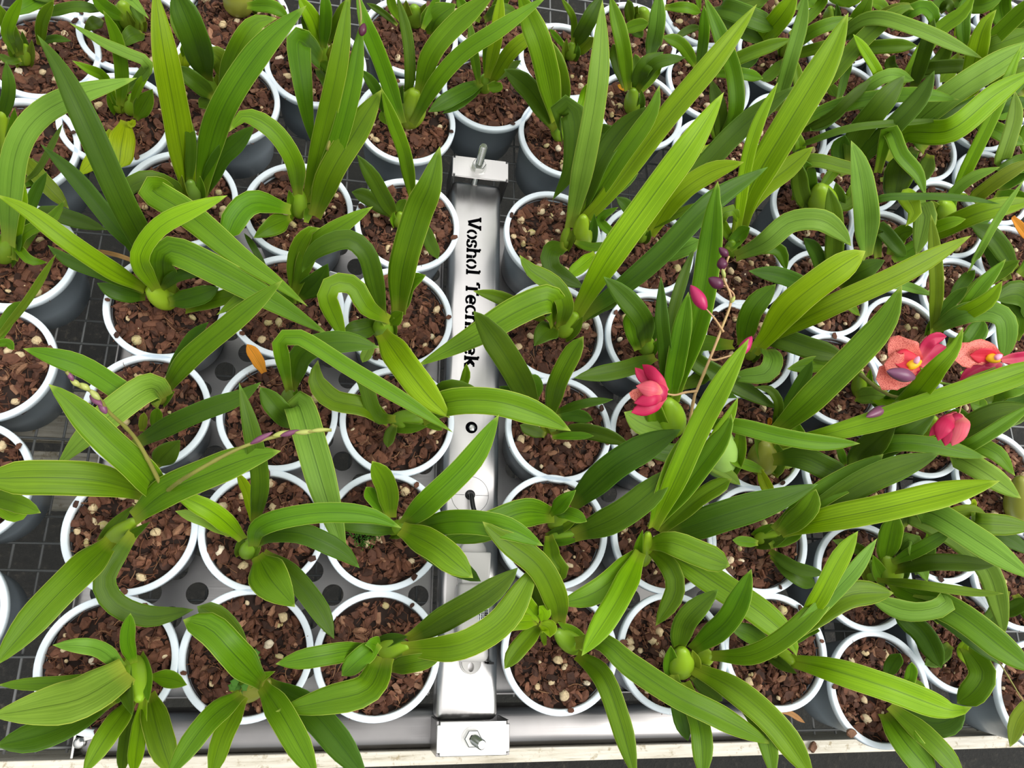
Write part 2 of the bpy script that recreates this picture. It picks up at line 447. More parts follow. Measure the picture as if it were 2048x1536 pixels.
# stencil slab-serif lettering, reading down the beam
GL = {  # strokes in a unit box: x along the line, y up; ('l', x0,y0,x1,y1) bar, ('a', cx,cy,rx,ry,a0,a1) arc
 'V': (.95, [('l', .16, .96, .44, .04), ('l', .56, .06, .80, .96), ('s', .0, .36, .97), ('s', .62, .98, .97)]),
 'o': (.72, [('a', .36, .34, .27, .33, 100, 258), ('a', .36, .34, .27, .33, 282, 440)]),
 's': (.62, [('a', .32, .50, .20, .17, 40, 255), ('a', .32, .17, .21, .17, 220, 450), ('l', .50, .50, .50, .66), ('l', .11, .0, .11, .2)]),
 'h': (.80, [('l', .18, .03, .18, .98), ('a', .42, .40, .23, .25, 5, 150), ('l', .64, .03, .64, .40), ('s', .02, .34, .03), ('s', .50, .78, .03), ('s', .03, .18, .97)]),
 'l': (.44, [('l', .22, .03, .22, .98), ('s', .03, .41, .03), ('s', .05, .22, .97)]),
 'T': (.86, [('l', .43, .03, .43, .86), ('s', .05, .38, .95), ('s', .48, .81, .95), ('l', .07, .74, .07, .95), ('l', .79, .74, .79, .95), ('s', .25, .61, .03)]),
 'e': (.70, [('a', .36, .34, .27, .33, 15, 325), ('l', .16, .36, .62, .36)]),
 'c': (.66, [('a', .36, .34, .27, .33, 45, 320), ('l', .57, .46, .57, .66)]),
 'n': (.80, [('l', .18, .03, .18, .66), ('a', .42, .40, .23, .25, 5, 150), ('l', .64, .03, .64, .40), ('s', .02, .34, .03), ('s', .50, .78, .03), ('s', .03, .18, .65)]),
 'i': (.44, [('l', .22, .03, .22, .66), ('s', .03, .41, .03), ('s', .05, .22, .65), ('d', .22, .87)]),
 'k': (.80, [('l', .18, .03, .18, .98), ('l', .27, .33, .58, .63), ('l', .38, .42, .64, .05), ('s', .02, .34, .03), ('s', .52, .80, .03), ('s', .03, .18, .97), ('s', .48, .74, .64)]),
 ' ': (.52, [])}
def lettering(text, x_base, y_start, y_end, cap):
    tot = sum(GL[c][0] for c in text); k = abs(y_end - y_start) / tot
    bm = bmesh.new(); pen = 0
    def P(x, y): return (x_base + y * cap, y_start - x * k, 0)
    def quad(pts):
        z0, z1 = BT - .0006, BT + .00012
        lo = [bm.verts.new((p[0], p[1], z0)) for p in pts]; hi = [bm.verts.new((p[0], p[1], z1)) for p in pts]
        n = len(pts)
        bm.faces.new(hi); bm.faces.new(lo[::-1])
        for i in range(n): bm.faces.new((lo[i], lo[(i + 1) % n], hi[(i + 1) % n], hi[i]))
    def bar(x0, y0, x1, y1, t):
        a, b = Vector(P(x0, y0)), Vector(P(x1, y1)); d = (b - a).normalized(); n = Vector((-d.y, d.x, 0)) * t * cap / 2
        quad([a + n, b + n, b - n, a - n])
    for ch in text:
        wdt, st = GL[ch]
        for s in st:
            if s[0] == 'l': bar(pen + s[1], s[2], pen + s[3], s[4], .25)
            elif s[0] == 's': bar(pen + s[1], s[3], pen + s[2], s[3], .14)
            elif s[0] == 'd': bar(pen + s[1] - .1, s[2], pen + s[1] + .1, s[2], .17)
            else:
                _, cx, cy, rx, ry, a0, a1 = s; n = 14
                for i in range(n):
                    u0, u1 = [math.radians(a0 + (a1 - a0) * q / n) for q in (i, i + 1)]
                    th = lambda u: .11 + .13 * abs(math.cos(u))
                    pts = []
                    for (u, sg) in ((u0, 1), (u1, 1), (u1, -1), (u0, -1)):
                        f = th(u) / 2 * sg
                        pts.append(Vector(P(pen + cx + (rx + f * cap / k * .9) * math.cos(u) * 1.0, cy + (ry + f) * math.sin(u))))
                    quad(pts)
        pen += wdt
    bmesh.ops.recalc_face_normals(bm, faces=bm.faces)
    return bm
pa, pb = at(950, 434, -.045), at(938, 735, -.045)
tb = at(936, 600, -.045)
o = on_beam('lettering', lettering('Voshol Techniek', .1152, pa.y, pb.y, .0165), BLACK, False)  # solid black strokes stand in for the unlit hollow behind each cut letter
tag(o, 'black stencil-cut serif lettering')
def disc(px, z, r, h, m, name, parent=None, seg=28, hole=0):
    p = at(px[0], px[1], BT - ZR); bm = bmesh.new()
    add_lathe(bm, [(r, z), (r, z + h), (hole, z + h)] if hole else [(r, z), (r, z + h * .7), (r * .9, z + h), (.0001, z + h)], seg, Matrix.Translation((p.x, p.y, BT)))
    return on_beam(name, bm, m)
disc((943, 855), -.0004, .0068, .0007, BLACK, 'screw_recess')
disc((944, 856), 0, .0042, .0016, BOLT, 'hex_screw', seg=6)
disc((943, 945), -.0004, .0036, .0006, BLACK, 'screw_recess'); disc((943, 945), 0, .0024, .0012, BOLT, 'hex_screw', seg=6)
disc((943, 795), -.0004, .0036, .0006, BLACK, 'screw_recess'); disc((943, 795), 0, .0024, .0012, BOLT, 'hex_screw', seg=6)
p = at(940, 990, BT - ZR)
bm = bmesh.new()
def ring(bm, c, r, t, a0, a1, z0, z1, n=40):
    for i in range(n):
        q = []
        for zz in (z0, z1):
            for (k, s) in ((i, -1), (i + 1, -1), (i + 1, 1), (i, 1)):
                a = math.radians(a0 + (a1 - a0) * k / n); q.append(bm.verts.new((c.x + (r + s * t) * math.cos(a), c.y + (r + s * t) * math.sin(a), zz)))
        bm.faces.new(q[4:]); bm.faces.new((q[0], q[1], q[5], q[4])); bm.faces.new((q[3], q[2], q[6], q[7]))
ring(bm, p, .0205, .0002, 0, 360, BT - .0004, BT + .0001)
add_box(bm, p.x + .006, p.x + .0205, p.y - .0002, p.y + .0002, BT - .0004, BT + .0001)
add_box(bm, p.x - .0205, p.x - .006, p.y - .0002, p.y + .0002, BT - .0004, BT + .0001)
on_beam('access_cover_seam', bm, BLACK, False)
bm = bmesh.new(); add_lathe(bm, [(.0055, -.001), (.0055, .0015), (.0046, .0028), (.0030, .0030), (.0028, .001)], 28, Matrix.Translation((p.x, p.y, BT)))
on_beam('cable_grommet', bm, RUBBER)
# cable
pc = [Vector((p.x, p.y, BT + .001)), Vector((p.x, p.y - .002, BT + .010)), at(946, 1012, -.030), at(953, 1040, -.028), at(954, 1075, -.030), at(952, 1098, -.030)]
bm = bmesh.new(); add_tube(bm, catmull(pc, 30), .0026, 12)
cab = obj('sensor_cable', mesh_from(bm), RUBBER); tag(cab, 'short black cable from the beam grommet to the white sensor', 'cable')

# clamp brackets at both ends
def bracket(px_mid_bolt, tip, x0, x1, y0, y1, zt, front, label):
    b = tag(empty('clamp_bracket', ((x0 + x1) / 2, (y0 + y1) / 2, .014)), label, 'bracket', 'end clamps of the beam')
    inv = Matrix.Translation(-b.location)
    def part(n, bm, m, sm=False):
        o = obj(n, mesh_from(bm, sm), m, b); o.matrix_parent_inverse = inv; return o
    bm = bmesh.new(); add_box(bm, x0, x1, y0, y1, zt - .002, zt)
    bmesh.ops.bevel(bm, geom=[e for e in bm.edges if abs(e.verts[0].co.z - e.verts[1].co.z) > .001], offset=.003, segments=4, affect='EDGES')
    bmesh.ops.bevel(bm, geom=[e for e in bm.edges if all(v.co.z > zt - .0001 for v in e.verts)], offset=.0006, segments=1, affect='EDGES'); part('flange', bm, STEEL)
    bm = bmesh.new()
    add_box(bm, x0, x0 + .002, y0, y1, .0145, zt - .0021); part('side_plate', bm, STEELX)
    bm = bmesh.new(); add_box(bm, x1 - .002, x1, y0, y1, .0145, zt - .0021); part('side_plate', bm, STEELX)
    if front:
        bm = bmesh.new(); add_box(bm, x0 + .002, x1 - .002, y0, y0 + .002, .0145, zt - .0021); part('front_plate', bm, STEELX)
    p = at(*px_mid_bolt, zt - ZR)
    bm = bmesh.new(); add_lathe(bm, [(.0102, 0), (.0102, .0015), (.005, .0015)], 30, Matrix.Translation((p.x, p.y, zt)), cap0=True); part('washer', bm, BOLT, False)
    bm = bmesh.new(); add_lathe(bm, [(.0086, .0015), (.0086, .0072), (.0078, .008), (.004, .008)], 6, Matrix.Translation((p.x, p.y, zt)), cap0=True); part('hex_nut', bm, BOLT)
    # threaded rod leaning a little
    top = at(*tip[:2], zt - ZR + tip[2]); a = Vector((p.x, p.y, BT - .004)); d = (top - Vector((p.x, p.y, zt)))
    base = Vector((p.x, p.y, zt)); base = base - d * ((zt - BT + .004) / d.z)
    bm = bmesh.new(); pts = []; rad = []
    n = 70
    for i in range(n + 1):
        pts.append(base.lerp(top, i / n)); rad.append(.0042 if i % 2 else .0048)
    rad[-1] = .0036; add_tube(bm, pts, rad, 18); part('threaded_rod', bm, BOLT, False)
    return b
bracket((957, 334), (968, 291, .034), .0915, .1613, .534, .5625, .075, False, 'raised steel clamp bracket with bolt at the far end of the beam')
bracket((944, 1476), (964, 1490, .026), .0935, .1655, -.1078, -.0765, .070, True, 'steel clamp bracket with bolt at the front end of the beam')

# ------------------------------------------------------------------ white sensor box on the beam
s0 = at(950, 1104, -.018); s1 = at(945, 1324, -.018)
sb = tag(empty('sensor_box', ((s0.x + s1.x) / 2, (s0.y + s1.y) / 2, BT)), 'white plastic sensor box with barcode sticker lying on the beam', 'sensor')
inv = Matrix.Translation(-sb.location)
def spart(n, bm, m, sm=True, parent=None):
    o = obj(n, mesh_from(bm, sm), m, parent or sb)
    if parent is None: o.matrix_parent_inverse = inv
    return o
cx = (s0.x + s1.x) / 2
bm = bmesh.new(); add_box(bm, cx - .0165, cx + .0165, s1.y, s0.y - .030, BT + .0002, BT + .027, .006); spart('box_body', bm, BOXW)
bm = bmesh.new(); add_box(bm, cx - .0155, cx + .0175, s0.y - .0315, s0.y, BT + .0002, BT + .029, .002)
for v in bm.verts:
    f = (v.co.y - (s0.y - .0315)) / .0315
    v.co.x = cx + .001 + (v.co.x - cx - .001) * (.88 + .12 * f)
spart('box_cap', bm, BOXW, False)
bm = bmesh.new(); add_lathe(bm, [(.0145, 0), (.0145, .018), (.0125, .020), (.0001, .020)], 30, Matrix.Translation((cx, s0.y + .0005, BT + .0004))); spart('cap_collar', bm, BOXW)
# tab with hole
bm = bmesh.new(); n = 28; rx, ry = .0108, .0115; ct = Vector((cx + .0012, s1.y - .0010, 0))
oo = [[], []]; ii = [[], []]
for q, z in enumerate((BT + .0004, BT + .008)):
    for k in range(n):
        a = 2 * math.pi * k / n
        oo[q].append(bm.verts.new((ct.x + rx * math.cos(a), ct.y + ry * math.sin(a), z)))
        ii[q].append(bm.verts.new((ct.x + .0032 * math.cos(a), ct.y - .0045 + .0046 * math.sin(a), z)))
for k in range(n):
    j = (k + 1) % n
    bm.faces.new((oo[1][k], oo[1][j], ii[1][j], ii[1][k])); bm.faces.new((oo[0][k], oo[0][j], oo[1][j], oo[1][k])); bm.faces.new((ii[1][k], ii[1][j], ii[0][j], ii[0][k]))
bmesh.ops.bevel(bm, geom=[e for e in bm.edges if all(v in oo[1] for v in e.verts)], offset=.0015, segments=2, affect='EDGES')
spart('hanging_tab', bm, BOXW, False)
# sticker with code bars
ya, yb = at(972, 1207, -.018).y, at(972, 1262, -.018).y
bm = bmesh.new(); add_box(bm, cx + .0045, cx + .0155, yb, ya, BT + .0268, BT + .0273); st = spart('sticker', bm, STICK, False); tag(st, 'white sticker with black code bars')
bm = bmesh.new(); zz = (BT + .0272, BT + .0276)
add_box(bm, cx + .0045, cx + .0155, ya - .0045, ya, *zz)
yy = ya - .006; random.seed(3)
while yy > yb + .002:
    t = random.choice((.0005, .0009, .0014)); add_box(bm, cx + .0108, cx + .0148, yy - t, yy, *zz); yy -= t + random.choice((.0005, .0008))
for col in (.0055, .0077, .0092):
    yy = ya - .006
    while yy > yb + .002:
        t = random.choice((.0006, .001, .0015)); add_box(bm, cx + col, cx + col + .0009, yy - t, yy, *zz); yy -= t + .0006
spart('code_bars', bm, BLACK, False)
y1, y2 = at(978, 1288, -.018).y, at(978, 1328, -.018).y
bm = bmesh.new(); add_box(bm, cx + .0168, cx + .0190, y2, y1, BT + .0003, BT + .012); add_box(bm, cx + .0168, cx + .0240, y2 - .0008, y2 + .0014, BT + .0003, BT + .012); spart('mounting_clip', bm, RUBBER, False)

# ------------------------------------------------------------------ pots and growing medium
def pot_mesh():
    bm = bmesh.new()
    prof = [(.0001, .001), (.044, .001), (.0462, .003), (.0500, .040), (.0553, .0895), (.0560, .0900),   # outside wall
            (.0545, .0900), (.0490, .040), (.0445, .004), (.0001, .004)]
    add_lathe(bm, prof, 64)
    return mesh_from(bm)
def rim_mesh():
    bm = bmesh.new()
    prof = [(.0560, .0868), (.0590, .0868), (.0604, .0880), (.0606, .0935), (.0602, .0947), (.0594, .0950), (.0550, .0950), (.0542, .0943), (.0538, .0860), (.0560, .0868)]
    add_lathe(bm, prof, 72)
    return mesh_from(bm)
POT_ME, RIM_ME = pot_mesh(), rim_mesh()
POT_ME.materials.append(POT); RIM_ME.materials.append(RIM)
def chip(bm, p, sx, sy, sz, rot, rnd, div=0, jit=.25):
    r = bmesh.ops.create_icosphere(bm, subdivisions=div + 1, radius=1)
    for v in r['verts']:
        c = v.co * (1 + rnd.uniform(-jit, jit))
        # flatten into a slab-like flake
        c = Vector((max(-.8, min(.8, c.x)) * sx * 1.15, max(-.75, min(.75, c.y)) * sy * 1.15, max(-.6, min(.6, c.z)) * sz * 1.3))
        v.co = rot @ c + p
def rnd_rot(r, tilt=.6):
    return Matrix.Rotation(r.uniform(0, 6.3), 3, 'Z') @ Matrix.Rotation(r.gauss(0, tilt), 3, 'X') @ Matrix.Rotation(r.gauss(0, tilt), 3, 'Y')
def disc_pt(r, R):
    a, q = r.uniform(0, 6.283), R * math.sqrt(r.random()); return q * math.cos(a), q * math.sin(a)
def medium_meshes(seed):
    r = random.Random(seed)
    bm = bmesh.new()
    # uneven soil surface (lumpy disc, closed below)
    ht = lambda x, y: .0835 + .0035 * noise.noise(Vector((x * 45, y * 45, seed))) + .003 * (1 - (x * x + y * y) / .0029)
    n, m = 10, 32
    ctr = bm.verts.new((0, 0, ht(0, 0))); prev = None
    for i in range(1, n + 1):
        q = .0536 * i / n
        ring_ = [bm.verts.new((q * math.cos(6.2832 * k / m), q * math.sin(6.2832 * k / m), ht(q * math.cos(6.2832 * k / m), q * math.sin(6.2832 * k / m)))) for k in range(m)]
        for k in range(m):
            if prev is None: bm.faces.new((ctr, ring_[k], ring_[(k + 1) % m]))
            else: bm.faces.new((prev[k], ring_[k], ring_[(k + 1) % m], prev[(k + 1) % m]))
        prev = ring_
    soil = mesh_from(bm); soil.materials.append(SOIL)
    bm = bmesh.new()
    for i in range(380):
        x, y = disc_pt(r, .0505)
        big = r.random() < .5
        s = r.uniform(.0048, .0088) if big else r.uniform(.0022, .0042)
        chip(bm, Vector((x, y, ht(x, y) + r.uniform(0, .006))), s, s * r.uniform(.4, .8), s * r.uniform(.22, .45), rnd_rot(r, .6), r, 0)
    # a few chips caught on the rim
    for i in range(2):
        a = r.uniform(0, 6.28)
        s = r.uniform(.003, .005)
        chip(bm, Vector((.055 * math.cos(a), .055 * math.sin(a), .0965)), s, s * .7, s * .35, rnd_rot(r, .3), r, 0)
    bark = mesh_from(bm, False); bark.materials.append(BARK)
    bm = bmesh.new()
    for i in range(170):
        x, y = disc_pt(r, .050); z = ht(x, y) + r.uniform(.004, .0085)
        a = r.uniform(0, 6.28); L = r.uniform(.004, .017); bend = r.uniform(-.6, .6)
        pts = []
        for k in range(4):
            pts.append(Vector((x, y, min(z, .0985) + r.uniform(-.001, .0015)))); x += L / 3 * math.cos(a); y += L / 3 * math.sin(a); a += bend
        if max(p.to_2d().length for p in pts) < .062: add_tube(bm, pts, r.uniform(.00016, .00042), 4)
    fib = mesh_from(bm, False); fib.materials.append(FIBRE)
    bm = bmesh.new()
    for i in range(r.choice((11, 15, 20))):
        x, y = disc_pt(r, .048); s = r.uniform(.0036, .0060) if r.random() < .65 else r.uniform(.0018, .0032)
        rr = bmesh.ops.create_icosphere(bm, subdivisions=2, radius=1); R = rnd_rot(r, 1)
        sc3 = (s, s * r.uniform(.6, .95), s * r.uniform(.55, .9)); o = r.uniform(0, 99)
        for v in rr['verts']:
            c = v.co * (1 + .35 * noise.noise(v.co * 1.6 + Vector((o, 0, 0))))
            v.co = R @ Vector((c.x * sc3[0], c.y * sc3[1], c.z * sc3[2])) + Vector((x, y, ht(x, y) + .005))
    pum = mesh_from(bm); pum.materials.append(PUMICE)
    return soil, bark, fib, pum
MED = [medium_meshes(s) for s in range(8)]

# ------------------------------------------------------------------ plants
PLANTS = []
class Plant: pass
def new_plant(pid, x, y, label):
    p = Plant(); p.id, p.x, p.y, p.label = pid, x, y, label; p.items = []
    PLANTS.append(p); return p

SW = lambda t: t * t * (3 - 2 * t)
def wprof(t, kind):
    if kind == 'O':      # oval
        b = .30 + .70 * SW(min(1, t / .42)); k = .52
    elif kind == 'a':    # starts broad (seen from the top of its arch)
        b = .72 + .28 * SW(min(1, t / .3)); k = .50
    elif kind == 'P':    # petal
        b = .25 + .75 * SW(min(1, t / .6)); k = .62
    elif kind == 'r':    # rounded tip
        b = .42 + .58 * SW(min(1, t / .5)); k = .78
    else:
        b = .50 + .50 * SW(min(1, t / .38)); k = .70
    e = 1.0
    if t > k: e = max(0, 1 - ((t - k) / (1 - k)) ** (1.75 if kind not in ('P', 'r') else 2.6))
    return b * (e if kind in ('O', 'P', 'r') else e ** .92)
LSTAT = [0]
def leaf_mesh(pts, wpx, kind, rnd, fold=None, face=.72, thick=.0007, ruf=0):
    L = sum((b - a).length for a, b in zip(pts, pts[1:]))
    n = max(10, min(26, int(L / .009)))
    cl = catmull(pts, n)
    NU = 8
    fold = rnd.uniform(.10, .34) if fold is None else fold
    roll = rnd.gauss(0, .16); ph = rnd.uniform(0, 6.28); wav = rnd.uniform(.0, .05)
    me = bpy.data.meshes.new('leaf')
    verts, uvs, faces = [], [], []
    for i, c in enumerate(cl):
        t = i / n
        tg = (cl[min(i + 1, n)] - cl[max(i - 1, 0)])
        tg = tg.normalized() if tg.length > 1e-9 else Vector((0, 0, 1))
        view = (CAMP - c).normalized()
        nn = view * face + Vector((0, 0, 1)) * (1 - face)
        nn = nn - tg * nn.dot(tg)
        if nn.length < .25: nn = nn + AX * .1; nn = nn - tg * nn.dot(tg)
        nn.normalize()
        side = tg.cross(nn).normalized()
        rl = roll + wav * 3 * math.sin(ph + t * 6)
        side, nn = side * math.cos(rl) + nn * math.sin(rl), nn * math.cos(rl) - side * math.sin(rl)
        hw = wpx * .5 * depth(c) / FPX * wprof(t, kind)
        hw *= 1 + ruf * math.sin(t * 21 + ph) * t
        fo = fold * (1.25 - .75 * t)
        for sgn in (1, -1):
            for k in range(NU + 1):
                u = k / NU * 2 - 1
                a = abs(u)
                h = fo * hw * (a ** 1.35) - .06 * hw * math.exp(-(u / .12) ** 2)
                h += ruf * 1.6 * hw * math.sin(t * 17 + 2 * ph + (2 if u > 0 else 0)) * a * a * t
                h += wav * hw * math.sin(ph + t * 15 + (1.5 if u > 0 else 0)) * a * a
                q = c + side * (u * hw) + nn * (h + (thick / 2 if sgn > 0 else -thick / 2) * (1 if 0 < k < NU else .25))
                verts.append(q); uvs.append(((u + 1) / 2, t))
    row = 2 * (NU + 1)
    for i in range(n):
        for s in (0, 1):
            for k in range(NU):
                a = i * row + s * (NU + 1) + k; f = (a, a + 1, a + row + 1, a + row)
                faces.append(f if s == 0 else f[::-1])
        for k in (0, NU):
            a = i * row + k; b_ = a + NU + 1; f = (a, a + row, b_ + row, b_)
            faces.append(f if k == 0 else f[::-1])
    me.from_pydata(verts, [], faces)
    ul = me.uv_layers.new(name='UVMap')
    idx = [0] * len(me.loops); me.loops.foreach_get('vertex_index', idx)
    fl = []
    for vi in idx: fl.extend(uvs[vi])
    ul.data.foreach_set('uv', fl)
    me.polygons.foreach_set('use_smooth', [True] * len(me.polygons))
    return me
def bulb_mesh(p0, p1, wpx, prof=None, flat=.82):
    ax = p1 - p0; L = ax.length; mid = (p0 + p1) / 2
    R = wpx * .5 * depth(mid) / FPX
    prof = prof or [(.0, .02), (.45, .0), (.78, .10), (.97, .28), (1.0, .42), (.93, .60), (.74, .78), (.50, .91), (.30, 1.0), (.02, 1.02)]
    bm = bmesh.new()
    z = ax.normalized(); view = (CAMP - mid).normalized()
    y = (view - z * view.dot(z)).normalized(); x = y.cross(z)
    m3 = Matrix(((x.x, y.x * flat, z.x), (x.y, y.y * flat, z.y), (x.z, y.z * flat, z.z)))
    m4 = m3.to_4x4(); m4.translation = p0
    pr = [(max(r * R, 1e-5), h * L) for r, h in prof]
    # smooth the profile
    P3 = catmull([Vector((a, 0, b)) for a, b in pr], 22)
    add_lathe(bm, [(max(q.x, 1e-5), q.z) for q in P3], 22, m4)
    me = mesh_from(bm)
    me.uv_layers.new(name='UVMap')
    return me
def autoz(px):
    b = at(*px[0], .008); t0 = at(*px[-1], 0)
    d = (t0 - b); d.z = 0
    rad = Vector((b.x, b.y, 0)); rl = rad.length
    c = (d.normalized().dot(rad.normalized()) if d.length > 1e-6 and rl > 1e-6 else 0) * min(1, rl / .25)
    c = (c + 1) / 2
    el = math.radians(16 + 34 * c)
    lo, hi = .0, .20
    for _ in range(30):
        m = (lo + hi) / 2; t = at(*px[-1], m); g = math.hypot(t.x - b.x, t.y - b.y)
        if (m - .008) / max(g, 1e-6) < math.tan(el): lo = m
        else: hi = m
    return lo
def path3(px, zs):
    if zs is None:
        zt = autoz(px); L = [0]
        for a, b in zip(px, px[1:]): L.append(L[-1] + math.hypot(b[0] - a[0], b[1] - a[1]))
        zs = [.006 + (zt - .006) * (1 - (1 - l / L[-1]) ** 1.5) for l in L]
    else:
        if len(zs) == 1: zs = [.006 + (zs[0] - .006) * (1 - (1 - i / (len(px) - 1)) ** 1.5) for i in range(len(px))]
        elif len(zs) != len(px):
            m = len(px) - 1; o = []
            for i in range(len(px)):
                s = i / m * (len(zs) - 1); k = min(int(s), len(zs) - 2); o.append(zs[k] + (zs[k + 1] - zs[k]) * (s - k))
            zs = o
    return [at(u, v, z) for (u, v), z in zip(px, zs)]
